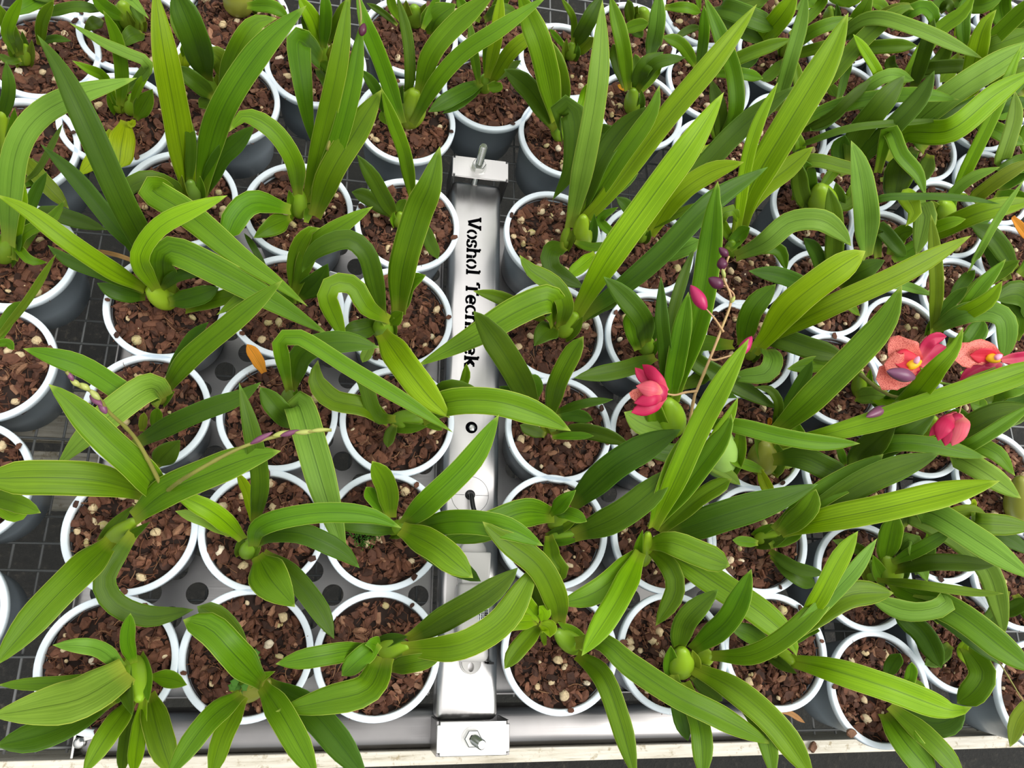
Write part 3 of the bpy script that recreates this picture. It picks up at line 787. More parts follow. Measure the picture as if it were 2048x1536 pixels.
DATA = """
@c1r1 -.205 -.022 potted orchid with fat upright bulb and sprawling pale leaves, left tray's front outer corner
B 50 266 1318 279 1400 ; c=b z=5.5 b=1
L 30 268 1326 255 1285 261 1226 ; z=2,6
L 34 245 1335 205 1302 165 1292 105 1290 ; c=p z=2,7,7
L 28 225 1352 125 1365 -5 1370 ; z=1,4,5
L 84 254 1343 165 1395 80 1415 -20 1432 ; c=p z=4,9,13 k=a f=.15
L 62 225 1395 110 1460 -10 1492 ; c=d z=2,5,8
L 44 255 1378 230 1384 210 1388 ; k=O z=1,3
L 36 300 1352 345 1358 374 1370 ; k=O z=2,4
L 46 262 1405 215 1470 165 1550 ; z=3,8,9
L 28 262 1408 250 1490 243 1550 ; c=d z=2,5
L 34 288 1400 275 1490 268 1550 ; c=b z=3,7
L 56 298 1390 318 1470 345 1550 ; z=2,5,6
@c2r1 -.087 -.014 potted orchid with broad leaf folded toward upper left, middle pot of left tray's front row
B 40 478 1396 540 1362 ; c=o z=2.5
L 64 527 1370 470 1310 420 1258 366 1240 ; z=2,9,10,9.5 k=r f=.2
L 46 500 1330 455 1255 420 1225 394 1213 ; c=d z=1,5,6 k=r
L 48 482 1390 416 1443 330 1560 ; z=3,8,10
L 46 486 1392 445 1470 420 1560 ; z=2.5,6,8
L 58 526 1372 570 1440 635 1560 ; z=3,8,10
L 62 536 1368 630 1430 735 1560 ; c=d z=2,6,7
W 60 505 1322 ; 
W 55 487 1372 ;
@c3r1 .032 -.015 potted orchid sending two long leaves across the white sensor box
B 40 760 1300 818 1292 ; c=b z=3.5
L 54 816 1280 900 1230 960 1196 1010 1160 1036 1135 ; c=d z=3,6.5,8.5,9.5,10
L 60 806 1298 900 1294 960 1273 1010 1235 1045 1180 1072 1128 ; z=3,7,8,8.5,9,9
L 38 780 1335 825 1326 882 1316 ; z=1,4,5
L 44 738 1295 650 1310 551 1328 ; z=3,6,6
L 62 766 1316 735 1378 650 1402 551 1423 ; z=4,8,8,7 k=a
L 44 757 1287 722 1315 683 1352 ; c=g z=4,5,5
L 34 760 1294 745 1288 730 1290 ; c=g z=3,5,5.5 k=O
@c1r2 -.203 .096 potted orchid with two budding flower stalks over one slanted bulb
B 40 214 1088 270 1040 ; c=g z=5
L 70 300 990 205 962 100 955 -30 957 ; z=5,9,11,12 k=r f=.15
L 62 335 1010 285 945 215 880 140 805 97 768 ; z=5,11,14,16,17
L 68 268 1036 330 985 420 945 500 915 562 902 ; z=6,10,12,13,13
L 68 222 1084 165 1140 90 1215 -15 1335 ; z=4,9,11,12
L 46 272 1058 238 1108 208 1160 232 1208 300 1233 388 1219 ; c=d z=4,5,5,4,3,3
S 9 330 985 273 880 219 825 191 788 154 770 133 743 ; c=o z=9,14,18,20,21,22
S 9 330 985 376 952 478 897 564 870 612 864 663 860 ; c=o z=9,15,18,19,20,20
b 15 180 790 205 812 ; m=purple z=19.5
b 14 213 828 196 800 ; m=purple z=18.5
b 13 200 800 178 778 ; m=yellow z=20
b 13 180 780 158 766 ; m=yellow z=20.5
b 12 160 772 140 758 ; m=yellow z=21
b 10 147 762 134 742 ; m=purple z=21.5
b 12 500 888 546 864 ; m=purple z=18.5
b 12 545 872 585 862 ; m=yellow z=19
b 11 560 872 600 860 ; m=purple z=19.3
b 11 590 866 632 862 ; m=yellow z=19.7
b 9 620 862 662 858 ; m=yellow z=20
@c2r2 -.084 .1 potted orchid with round hanging leaf, middle pot of left tray's second row from the front
B 36 492 1112 502 1080 ; c=g z=3
L 42 486 1078 440 1035 400 1010 343 984 ; z=3,7,8.5,9 c=b
L 28 460 1068 410 1040 350 1022 ; c=p z=2,5,6
L 44 507 1092 516 1058 565 1037 650 1025 740 1031 803 1056 ; z=3,8,10,10.5,10,9
L 44 515 1085 545 1066 600 1066 650 1085 690 1108 719 1136 ; c=d z=3,6,8,8,7,6
L 78 516 1112 542 1160 590 1214 ; k=O z=3,6,7 f=.12
L 44 526 1108 580 1148 635 1215 668 1278 ; c=d z=2,4,4.5,4
L 22 505 1040 495 985 475 945 ; c=y z=2,7
L 38 510 1045 520 962 505 870 478 765 ; c=d z=3,10,14,16
@c3r2 .032 .103 potted orchid with bright green moss clump on its bark, beside the beam
B 30 780 1062 808 1046 ; c=g z=3
L 30 768 1025 742 992 732 974 ; z=2,5
L 46 782 1035 772 972 744 922 ; z=2,8
L 54 808 1048 860 1000 940 920 998 829 ; z=3,9,12,14
L 52 835 1055 920 1043 1010 1055 1087 1092 ; z=3,10,12,11 c=g
L 62 803 1058 868 1092 910 1125 946 1156 ; z=4,8,9,8.5
L 42 815 1070 880 1115 930 1143 962 1163 ; c=d z=2,4.5,5.5,5.5
L 40 800 1058 730 1050 660 1040 ; c=d z=1,3,3
K 70 733 1068 ;
@c1r3 -.205 .213 potted orchid with a pale leaf folded over its left rim, behind the two-stalked one
B 26 320 805 334 775 ; c=o z=2
L 48 330 782 376 720 478 634 566 560 ; z=2,8,13,15
L 30 330 780 376 690 417 644 ; c=d z=2,7,10
L 46 290 800 260 792 171 736 102 712 46 697 ; z=2,7,8,9,9
L 60 325 798 300 776 239 815 171 873 112 935 ; c=p z=3,7,8,7,6 k=a
L 42 268 890 342 850 410 820 478 795 522 764 ; c=d z=1,5,7,8,9
L 17 284 862 288 825 ; c=o z=3
L 24 310 858 315 815 ; z=3
L 46 312 932 335 905 360 880 ; c=d z=1,3,4 k=O
@c2r3 -.081 .217 potted orchid with long narrow hooped leaf and an orange withered scrap on its rim
B 32 577 814 577 778 ; c=d z=3.5
L 34 578 780 564 715 563 682 600 675 700 737 820 808 906 865 ; z=4,12,14,14.5,13.5,12,10
L 50 583 775 602 715 640 690 700 685 758 695 ; c=d z=4,9,11,11.5,11
L 46 592 850 560 822 520 774 ; c=d z=2,5,6
L 62 588 830 598 812 625 900 650 985 680 1080 693 1117 ; c=p z=3,6.5,7,6,5,4 k=a
L 26 528 745 512 715 494 688 ; c=r z=1,2,2.5
@c3r3 .04 .217 potted orchid with level leaf fan spreading over the beam between lettering and screw
B 40 785 842 850 836 ; c=g z=2.5
L 32 790 838 752 830 725 755 690 735 650 715 ; c=d z=2,5,8,9,9
L 58 845 838 895 805 990 803 1080 830 1142 862 ; z=3,9,11,10,9.5
L 32 858 820 890 776 960 780 ; c=d z=2,7,8
L 20 905 815 930 760 933 727 ; z=3,6,8
L 15 835 845 860 850 886 860 ; z=1,2
L 46 775 842 730 815 665 800 632 760 636 720 ; z=2,6,6.5,7,8
L 24 790 850 780 870 775 895 ; c=d z=1,1.5
@c1r4 -.203 .326 potted orchid with tall dark leaf pair and one hooked yellow-green leaf, left tray's outer column
B 46 346 608 296 578 ; c=b z=3.5
L 40 290 578 222 540 140 485 60 425 -10 388 ; c=b z=3,9,13,15,16
L 30 288 582 222 552 137 521 95 490 ; c=d z=2,6,8,9
L 30 290 594 240 588 194 566 ; c=d z=1,3,4
L 42 312 578 284 532 286 498 325 450 395 415 455 391 ; c=b z=4,10,12,14,15,15
L 26 325 576 352 552 410 538 462 523 ; c=d z=3,7,8,8
L 40 340 604 395 592 438 575 ; c=d z=2,5,6
L 24 345 606 410 594 462 588 ; c=d z=1,3,4
L 12 328 568 315 535 ; c=y z=4
L 55 318 570 288 490 240 393 171 240 120 137 74 69 ; c=d z=2,8,14,19,21,22
L 36 312 572 268 490 232 455 154 359 81 288 ; c=d z=1,5,7,10,12
L 58 330 580 326 520 349 503 440 545 545 603 658 670 ; z=2,9,10,9,7.5,6 k=a
L 10 285 530 240 512 183 499 ; c=w z=-2,-3,-4
L 34 372 620 440 598 500 582 433 630 ; c=g z=1,5,7,6
@c2r4 -.083 .337 potted orchid with dark broad leaves beside a white plant tag
B 24 585 602 592 575 ; c=g z=2
L 34 586 580 593 505 620 460 641 456 ; z=2,8,11,11
L 38 590 585 625 495 695 445 746 413 ; z=2,9,12,13
L 48 600 598 635 560 656 527 ; c=d z=1,5,7 k=O
L 14 540 560 510 500 488 466 ; c=d z=0,1,3
L 34 592 600 560 590 530 600 ; c=d z=1,3,2.5
@c3r4 .035 .334 potted orchid with curly hooped leaves on its left and one tall blade, beside the lettering
B 44 770 672 762 640 ; c=g z=4
L 62 797 625 805 540 835 430 860 370 880 292 ; z=3,9,14,17,19
L 42 765 640 751 570 734 509 699 479 655 488 622 510 604 545 ; z=4,9,12,13,12.5,11,9 c=d
L 42 778 640 735 615 708 572 670 567 654 592 672 640 692 684 ; z=4,8,9.5,10,9.5,7,5
L 42 755 650 715 660 686 662 ; c=d z=2,3,3
L 38 798 628 815 570 852 550 ; z=2,7,9
L 30 780 648 806 624 ; z=3,5 k=O
L 24 745 685 725 725 ; c=p z=2,2
L 62 765 668 805 725 855 790 900 836 ; c=b z=3,8,9,8.5
L 26 772 650 750 600 752 560 ; c=p z=4,8
@c1r5 -.205 .452 potted orchid with two tall bright leaves in a V, left tray's back outer corner
B 36 388 405 380 362 ; c=d z=4
L 60 375 390 372 352 352 235 330 115 308 -30 ; c=b z=1,4,12,18,22
L 22 378 372 382 280 366 215 ; c=d z=3,9,12
L 58 400 395 425 275 460 190 530 90 613 11 ; z=1,8,13,17,19
L 40 405 390 440 320 470 290 510 250 ; c=d z=1,6,8,10
L 40 368 400 340 376 300 360 262 372 232 417 ; c=d z=1,6,8,8,7
L 55 365 412 325 382 307 384 375 427 478 512 550 562 616 613 ; z=1,9,11.5,11,9.5,8.5,7.5 k=a
L 22 400 360 395 345 408 320 ; c=d z=1,3
@c2r5 -.081 .454 potted orchid with light green bulb and old flower stalk, left tray's back row
B 36 600 432 596 378 ; c=b z=5
L 40 596 388 588 325 547 262 490 232 458 264 ; z=5,11,14,15,14
L 50 580 420 512 405 475 430 452 479 ; z=3,6,6.5,5.5 k=r
L 40 580 436 540 455 507 476 ; z=2,4,4 k=O
L 42 612 415 650 250 678 120 698 -20 ; c=g z=2,12,18,22
L 40 618 415 670 300 705 170 724 40 ; c=g z=2,10,16,20
L 56 630 432 660 350 712 262 763 179 ; z=2,8,12,15
L 20 612 445 618 415 622 405 ; c=g z=1,3
S 7 655 300 677 212 700 137 715 82 722 37 716 -20 ; c=o z=10,13.5,16.5,18.5,20,21
b 16 722 72 729 46 ; m=dark z=20
@c3r5 .04 .45 potted orchid just left of the beam's far bracket with pumice-strewn bark and forward-leaning blade
B 26 797 452 800 425 ; c=g z=2
L 30 826 400 810 310 785 240 762 175 ; z=1,9,13,16
L 34 790 432 775 410 745 355 714 309 ; c=d z=1,4,8,10
L 32 785 430 735 395 703 384 ; c=d z=1,3,4
L 22 792 440 800 415 812 398 ; c=d z=1,3
L 28 842 440 862 490 876 518 ; c=d z=1,2
@c4r1 .212 -.012 potted orchid with fresh leafy rosette on its left rim, near the beam's front bracket
B 44 1160 1298 1112 1262 ; c=g z=3
L 56 1118 1245 1112 1200 1075 1130 995 1070 965 1043 ; c=g z=3,7,10,12,12.5
L 52 1152 1286 1205 1284 1260 1330 1350 1390 1430 1430 1543 1488 ; z=2,6,7,8,8,6
L 46 1155 1310 1205 1352 1240 1440 1272 1560 ; z=1,6,7,7
L 38 1080 1248 1035 1300 1009 1338 ; z=4,6,6
L 32 1072 1242 1030 1245 987 1253 ; c=b z=5,7,7
L 34 1080 1240 1050 1205 1040 1182 ; c=b z=5,7,8 k=r
L 28 1085 1245 1088 1225 1078 1212 ; c=b z=5,7 k=O
L 34 1080 1248 1098 1258 1100 1275 ; c=b z=5,6 k=O
L 42 1090 1230 1075 1190 1060 1148 ; c=d z=2,5,7
L 14 1090 1290 1082 1250 ; c=g z=5
@c4r2 .206 .107 potted orchid with two stubby stacked bulbs, right of the beam's cable
B 32 1100 1052 1140 1030 ; c=g z=2.5
B 26 1098 1078 1150 1066 ; c=g z=2
L 62 1142 1012 1225 935 1300 890 1362 859 ; c=d z=2,9,12,14
L 60 1148 1070 1232 1035 1300 985 1345 935 ; c=d z=2,7,10,12
L 32 1102 1030 1130 1000 1152 980 ; z=3,6,7 k=O
L 32 1112 1024 1142 1030 1174 1043 ; z=3,5,6
L 62 1108 1030 1048 1025 975 1052 882 1082 ; z=2,6,7,6
L 36 1098 1072 1106 1118 1122 1140 1106 1168 ; z=1,3,3,2
@c4r3 .215 .218 potted orchid with one broad dark leaf leaning left over the beam
B 24 1105 868 1090 825 ; c=d z=2
L 58 1072 825 1026 736 975 658 947 622 ; c=d z=1,8,12,14
L 40 1098 840 1114 770 1140 715 1167 672 ; z=1,8,11,13 k=r
L 20 1108 826 1165 808 1226 799 ; c=d z=2,5,6
L 28 1115 836 1150 831 1186 840 ; c=d z=1,3
L 36 1105 872 1160 862 1200 868 1258 888 ; c=d z=1,4,5,4.5
L 18 1105 874 1140 872 1188 872 ; z=3,6
L 28 1075 812 1030 790 998 773 ; c=d z=1,3,4
L 26 1090 870 1062 860 1040 850 ; c=d z=1,2
L 30 1068 800 1072 770 1058 752 ; c=d z=1,4
@c4r4 .21 .333 potted orchid with twisted pale leaf and another laid across the beam's lettering
B 42 1120 668 1152 628 ; c=b z=4
L 62 1150 632 1215 520 1300 400 1380 290 1448 184 ; c=b z=3,11,16,20,22
L 46 1155 638 1250 570 1325 505 1400 425 1450 385 1536 334 ; c=d z=2,7,10,13,14,15
L 30 1088 640 1033 610 990 592 946 582 ; z=1,5,6,6
L 42 1120 652 1128 610 1108 572 1062 541 1039 510 ; z=2,7,8.5,9.5,10
L 46 1112 655 1088 668 1068 692 ; c=d z=2,4,4 k=O
L 60 1110 645 1105 606 1088 600 1030 625 950 672 833 733 ; z=2,8,9,8.5,7.5,6 k=a
L 30 1160 640 1200 612 1240 600 ; c=d z=2,5
@c4r5 .212 .455 potted orchid with fat bright bulb and sheaf of tall leaves, right of the lettering's start
B 42 1165 492 1166 432 ; c=b z=5.5
B 22 1128 496 1136 452 ; c=g z=3
L 48 1140 455 1165 340 1195 170 1205 0 ; c=p z=3,11,18,22
L 46 1150 445 1190 340 1240 262 1293 213 ; c=d z=2,9,12,15
L 38 1160 440 1230 330 1300 230 1319 170 ; z=3,10,15,17
L 48 1162 445 1215 390 1325 245 1425 125 1514 8 ; c=b z=3,7,14,19,22
L 26 1175 430 1230 380 1277 346 ; c=p z=3,6,8
L 20 1150 484 1185 495 1220 488 ; c=g z=2,3,4
L 40 1128 494 1102 505 1106 540 1168 576 ; c=d z=2,6,5.5,4
L 30 1190 508 1165 530 1133 556 ; c=b z=3,4,4
@c5r1 .332 -.013 potted orchid with a pair of round glossy bulbs, right tray's front row
B 54 1360 1348 1364 1298 ; c=b z=4.5
B 42 1388 1312 1424 1316 ; c=b z=3
L 48 1356 1300 1372 1240 1437 1178 ; c=d z=3,9,12
L 50 1385 1300 1450 1245 1480 1195 1503 1138 ; z=3,9,12,14
L 42 1424 1312 1510 1308 1600 1250 1692 1150 ; c=g z=3,9,13,15
L 44 1606 1246 1640 1190 1680 1115 1716 1062 ; c=b z=11.5,15,17,18
L 34 1560 1286 1610 1243 1700 1150 1754 1077 ; c=p z=11,13,16,17
L 54 1560 1286 1620 1238 1700 1190 1787 1186 ; c=g z=11,13,13.5,13
L 38 1348 1350 1362 1430 1376 1482 ; c=d z=2,4,4
L 46 1370 1365 1400 1460 1406 1560 ; z=2,5,5
L 56 1385 1335 1470 1380 1555 1455 1628 1560 ; z=2,6,7,6
L 42 1420 1350 1480 1390 1530 1470 1548 1560 ; z=2,5,6,6
L 36 1385 1350 1445 1402 ; c=d z=1,2
@c5r2 .33 .104 potted orchid with fan of tall bright leaves in front of the half-open pink bloom
B 34 1285 1128 1296 1066 ; c=b z=6
L 50 1306 1055 1350 960 1400 850 1455 750 1498 677 ; c=b z=6,12,16,19,20
L 38 1304 1055 1330 970 1366 868 ; c=g z=6,11,14
L 46 1310 1050 1400 935 1450 865 1463 828 ; z=5,11,14,15
L 32 1320 1040 1400 930 1455 840 1476 795 ; c=b z=5,9,12,13
L 36 1320 1065 1400 997 1463 958 ; c=g z=3,7,9 k=r
L 62 1325 1072 1450 1030 1550 1000 1636 968 ; c=d z=2,7,9,10 k=a
L 42 1300 1098 1340 1135 1350 1185 1311 1252 ; c=g z=3,6,6,5
L 50 1282 1102 1230 1155 1180 1190 1117 1208 ; z=3,6,6.5,6
L 52 1280 1105 1235 1200 1163 1312 ; c=b z=4,8,8.5
L 52 1298 1090 1340 1085 1400 1108 1460 1132 ; z=4,7.5,8,8 k=r
L 60 1300 1092 1360 1120 1430 1165 1520 1225 1580 1280 1593 1312 ; c=b z=3,5.5,6,6,5.5,5
@c5r3 .333 .217 potted orchid carrying a curving stalk of pink buds and one half-open bloom
B 62 1346 866 1334 800 ; c=b z=5
B 66 1438 946 1448 862 ; c=p z=6
L 30 1337 800 1330 700 1324 640 1322 553 ; c=d z=4,10,13,15
L 42 1345 795 1345 760 1358 690 1377 583 ; c=g z=4,7,11,15
L 54 1347 800 1362 740 1400 620 1420 500 1430 400 1436 362 ; c=g z=4,7,13,17,20,20.5
L 26 1342 770 1343 640 1375 530 1389 498 ; c=d z=3,9,12,13
L 50 1345 868 1290 850 1248 824 ; c=p z=1,3,3.5
L 28 1362 775 1400 757 1420 757 ; c=d z=3,6
L 36 1400 850 1465 850 1560 872 1640 885 1720 887 ; z=4,8,9.5,10,10
L 24 1405 925 1450 945 1481 970 ; c=p z=2,2
L 40 1400 905 1330 905 1280 885 ; c=d z=1,2
L 34 1380 890 1400 830 1445 790 1475 796 ; c=d z=2,7,9,10
S 7 1345 965 1357 925 1372 877 1388 797 1394 780 1420 717 1442 660 1462 600 1447 555 1452 528 1458 512 ; m=pink z=7,9.5,12,15.5,16,18,19.5,20.5,21,21.5,22
S 6 1394 782 1370 785 1350 790 1331 787 ; m=pink z=16,16,15.8,15.8
S 5 1447 664 1430 638 1410 615 ; m=pink z=19.6,19.8,20
S 4 1463 602 1468 590 1455 575 1445 570 ; m=pink z=20.4,20.6,20.7,20.8
S 5 1420 718 1430 720 1455 713 1480 705 ; m=pink z=18,18,18,18
b 27 1412 620 1381 570 ; m=pink z=20
b 24 1446 574 1417 556 ; m=dark z=20.8
b 21 1445 540 1443 514 ; m=dark z=21.4
b 16 1456 513 1438 495 ; m=dark z=21.8
b 22 1478 712 1504 672 ; m=pink z=17
b 8 1450 556 1444 536 ; m=yellow z=21.2
b 8 1462 606 1470 592 ; m=yellow z=20.6
F 1331 787 ; f=tulip
@c5r4 .332 .333 potted orchid with short bulb and one leaf bent left, behind the half-open pink bloom
B 34 1290 705 1298 676 ; c=g z=3
L 46 1292 690 1285 640 1245 590 1207 553 ; c=d z=2,8,10,11
L 36 1310 715 1250 738 1148 756 ; c=d z=1,4,5
L 24 1300 690 1310 650 1320 630 ; c=d z=1,4
L 32 1275 700 1262 650 1260 620 ; c=g z=1,5
@c5r5 .33 .45 potted orchid nearly hidden under neighbours' tall leaves, middle of right tray's back row
B 30 1278 480 1288 455 ; c=g z=3
L 44 1300 470 1350 395 1420 345 1488 324 ; c=b z=2,8,11,13
L 46 1300 465 1420 320 1500 240 1592 171 ; c=d z=1,8,11,14
L 18 1290 460 1350 430 1406 404 ; c=g z=2,6,8
L 20 1240 480 1200 440 1237 414 ; c=g z=1,4,6
L 28 1270 445 1255 415 1232 394 ; c=d z=2,5,6
L 42 1320 515 1370 495 1400 480 ; c=p z=1,4,5
L 30 1300 520 1280 540 1260 560 ; c=d z=1,2
@c6r1 .447 -.012 potted orchid with lone yellow-green leaf reaching right, right tray's front outer corner
B 34 1545 1302 1588 1324 ; c=b z=2.5
L 56 1585 1322 1665 1340 1775 1375 1900 1420 1944 1414 ; c=b z=2,7,9,8,9
L 24 1575 1290 1615 1261 1640 1262 ; c=g z=1,4
L 38 1540 1300 1500 1268 1458 1254 ; c=d z=1,4,5
@c6r2 .439 .105 potted orchid with low bulbs and three long leaves sweeping right
B 30 1512 1080 1560 1066 ; c=b z=3
L 52 1550 1062 1640 990 1720 945 1767 908 ; c=g z=3,8,10,11
L 56 1560 1062 1615 1035 1735 960 1880 906 ; c=d z=3,6,11,14
L 60 1565 1062 1640 1042 1760 1018 1880 990 2000 962 ; c=b z=3,8,12,14,16
L 46 1560 1065 1610 1022 1632 978 ; c=g z=4,8,10
L 26 1540 1092 1580 1075 1606 1060 ; z=2,5
L 22 1515 1086 1465 1080 ; z=2,3
L 26 1540 1102 1590 1135 1650 1148 ; c=d z=1,3,4
L 34 1545 1110 1590 1150 1632 1172 ; c=d z=0.5,2,1
@c6r3 .45 .217 potted orchid with old round bulb and one long leaf pointing up right
B 60 1522 942 1530 884 ; c=o z=4.5
B 72 1575 924 1552 862 ; c=b z=4.5
L 60 1545 868 1630 790 1756 660 1804 570 ; c=g z=4,11,17,20
L 30 1550 860 1603 765 1625 721 ; c=d z=2,7,9
L 48 1560 888 1650 869 1760 839 1890 797 2050 743 2110 720 ; c=b z=4,9,12,15.5,18,19 k=r
L 50 1548 920 1600 915 1650 935 1706 966 ; c=d z=4,7,8,7
L 26 1520 940 1535 975 1545 990 ; c=y z=2,2
L 24 1528 942 1480 925 1453 914 ; c=g z=2,4
L 20 1548 858 1558 810 1540 780 1508 774 ; c=d z=1,5,6,6
L 10 1538 850 1540 835 ; c=r z=2
@c6r4 .451 .334 potted orchid with two broad bright leaves in a V, right of the pink-bud stalk
B 28 1496 715 1512 690 ; c=g z=3
L 46 1485 690 1505 620 1552 568 ; c=g z=1,6,8
L 62 1505 705 1535 672 1580 612 1655 552 1731 502 ; c=b z=2,5,10,14,16 k=r f=.12
L 46 1512 700 1545 670 1661 612 1800 548 1943 471 ; c=b z=2,4,12,16,18
L 46 1520 690 1550 675 1624 698 1692 715 ; c=d z=1,4,6,6
L 42 1535 698 1545 722 1530 747 1490 752 1446 757 ; c=p z=3,7,7,6,4 k=a
L 40 1465 690 1400 690 1390 720 1470 768 1556 818 ; c=d z=2,6,6,5,4
@c6r5 .452 .44 potted orchid with tall yellow-green blades and a leaf hooped over its right rim
B 28 1462 510 1464 482 ; c=g z=3
L 46 1472 513 1530 485 1580 445 1640 440 1680 465 1702 492 ; c=p z=2,7,9,10,9,8
L 28 1474 513 1525 495 1560 502 1573 542 ; c=g z=1,4,4,3
L 66 1475 470 1500 380 1575 250 1650 125 1697 25 ; c=b z=2,7,14,19,22
L 28 1474 470 1490 340 1515 250 1556 164 ; c=b z=3,10,14,17
L 44 1480 470 1500 400 1575 337 1627 293 ; c=b z=2,6,9,11
L 24 1470 490 1440 440 1465 420 1480 450 ; c=g z=1,5,6,4
L 30 1458 500 1480 470 1500 455 ; c=g z=2,5
@m1 .565 -.05 potted orchid with heaped pale pumice, standing partly over the white front rail
L 30 1772 1352 1788 1325 1800 1307 ; c=d z=1,4
L 28 1775 1362 1815 1362 1823 1324 ; c=g z=1,3,6
L 22 1790 1368 1830 1370 1852 1376 ; c=g z=1,2
L 62 1770 1428 1815 1490 1870 1555 ; c=g z=0,3,3
L 46 1780 1412 1865 1485 1930 1558 ; c=g z=1,4,4
L 58 1785 1412 1870 1447 1932 1418 ; c=d z=1,3,5
@m2 .565 .067 potted orchid with twin bulbs and pale hooped leaf, behind the one over the front rail
B 50 1785 1162 1772 1112 ; c=g z=4
B 30 1745 1158 1740 1122 ; c=g z=3
L 50 1770 1122 1782 1060 1792 1025 ; c=g z=3,9,11
L 28 1785 1125 1850 1092 1907 1058 ; c=g z=4,8,10
L 36 1790 1140 1870 1125 1994 1131 ; c=d z=3,8,10
L 20 1755 1160 1840 1170 1950 1185 2008 1187 ; c=g z=3,9,11,12
L 48 1830 1185 1890 1198 1870 1216 1810 1220 1735 1192 ; c=p z=5,8,8,7.5,7
L 50 1790 1195 1815 1235 1850 1270 1883 1337 ; c=d z=2,4,4,3
L 60 1788 1170 1805 1180 1910 1225 2010 1300 2070 1345 ; c=g z=2,4,8,9,9
L 36 1800 1185 1875 1225 1935 1270 1998 1328 ; c=d z=1,5,6,6
L 36 1790 1110 1820 1080 1835 1110 1855 1165 ; c=p z=3,7,6,4
L 24 1755 1135 1720 1100 1665 1080 ; c=d z=1,3
@n1 .67 .002 potted orchid with drooping leaf over its rim, near the lower right corner
S 4 1915 1235 1960 1285 1995 1320 2050 1408 ; c=o z=3,7,8,7
L 52 1928 1290 1965 1345 1945 1385 1914 1407 ; c=g z=2,4,3,1
L 22 1935 1330 1925 1300 1938 1275 ; c=b z=1,3 k=O
L 46 1880 1240 1850 1200 1820 1185 ; c=d z=1,4
L 34 1900 1290 1880 1310 1850 1330 ; c=d z=1,2
@o1 .768 -.06 potted orchid cut by the frame at its lower right corner
L 36 2065 1400 2035 1440 2020 1494 ; c=o z=1,4,5
L 40 2075 1390 2100 1330 2120 1300 ; c=g z=2,8
@o2 .765 .068 potted orchid at the right frame edge, next behind the lower right corner
L 36 2010 1180 1990 1230 1960 1260 ; c=d z=1,3
L 30 2030 1190 2060 1230 2080 1250 ; c=d z=1,4
L 30 2000 1230 2030 1215 2060 1200 ; c=d z=1,4
@m3 .565 .184 potted orchid under two crossing bright leaves, right of the low-bulbed three-leaf orchid
B 26 1712 955 1722 930 ; c=g z=2
L 54 1715 950 1720 915 1760 875 1792 848 ; c=d z=1,4,9,11
L 50 1722 945 1760 900 1810 870 1872 826 ; c=d z=1,5,9,11
L 36 1722 930 1770 890 1860 890 1973 916 ; c=g z=2,8,10,10
L 20 1690 930 1680 905 1672 895 ; c=g z=1,3
L 34 1700 965 1670 985 1640 1000 ; c=d z=1,3
@n2 .67 .12 potted orchid under a long pale leaf arching down at right, below the nodding bloom
B 24 1862 1085 1870 1062 ; c=g z=2
L 46 1810 1055 1820 1030 1910 1075 1975 1140 2000 1220 2008 1272 ; c=p z=2,7,8,8,6,4
L 58 1830 1040 1860 1025 1960 1085 2070 1160 ; c=p z=2,9,12,13
L 26 1890 1052 1900 1030 1945 1020 1972 1028 ; c=b z=2,5,6,6
L 36 1862 1070 1850 1110 1830 1150 ; c=d z=1,2
L 16 1930 1040 1945 1010 1943 1000 ; c=y z=2,5
@o3 .765 .187 potted orchid with heavy olive bulb at the right frame edge
B 52 2034 1040 2040 955 ; c=o z=4.5
L 46 1980 1040 1950 1046 2010 1050 2070 1056 ; c=g z=2,7,8,8
L 36 1980 1045 1965 1058 2020 1080 2070 1112 ; c=d z=1,5,6,6
L 36 1960 960 1930 890 1990 905 2030 952 ; c=g z=1,5,7,6
L 46 1930 930 1915 915 1970 945 2042 997 ; c=p z=1,5,7,6
@m4 .565 .30 potted orchid with a spray of red and spotted coral blooms
B 30 1716 790 1722 745 ; c=g z=4
L 36 1712 795 1745 790 1786 796 ; c=p z=1,4,5
L 36 1695 745 1640 728 1574 738 ; c=g z=1,5,6
L 44 1730 760 1775 810 1805 780 1827 768 ; c=d z=2,4,8,9
L 46 1740 790 1795 815 1830 790 1875 735 1908 698 1927 654 ; c=b z=2,9,13.5,18.5,20,21
S 8 1722 750 1760 780 1800 795 1870 790 1905 775 ; c=o z=4,8,10,13,15
S 6 1905 770 1880 765 1860 755 1840 735 ; c=g z=14,15,15,15
S 6 1870 790 1905 775 1940 755 1990 735 ; c=g z=13,15,16,16
S 5 1838 758 1855 764 1875 772 ; c=g z=14,14,14
S 5 1885 790 1915 805 1924 800 1917 832 ; m=pink z=14,15,15,14.5
S 5 1830 808 1800 802 1785 808 1772 815 ; c=g z=12,12,12,12
b 28 1830 756 1773 742 ; m=purple z=16.8
b 20 1774 814 1732 834 ; m=purplegrey z=12
F 1840 725 ; f=open1
F 2000 715 ; f=open2
F 1915 828 ; f=hang
@n3 .67 .242 potted orchid directly behind the nodding closed magenta bloom
B 40 1852 870 1868 835 ; c=b z=4
L 62 1870 870 1935 860 1990 835 2070 815 ; c=d z=2,6,8,9 f=.2
L 28 1880 910 1930 895 1990 860 2070 805 ; c=g z=1,8,10,11
L 34 1845 865 1835 830 1815 815 ; c=d z=2,5
L 30 1880 850 1920 830 1930 850 ; c=g z=2,5,5
L 26 1830 880 1790 885 1760 880 ; c=d z=1,3
@o4 .765 .306 potted orchid with crowded bulbs under the long bright leaf at the right frame edge
B 34 1990 785 2010 770 ; c=g z=3
B 30 1960 805 1985 790 ; c=g z=3
L 40 1970 800 2010 780 2060 775 ; c=g z=1,5,6
L 34 1985 815 2040 800 2080 790 ; c=d z=1,4
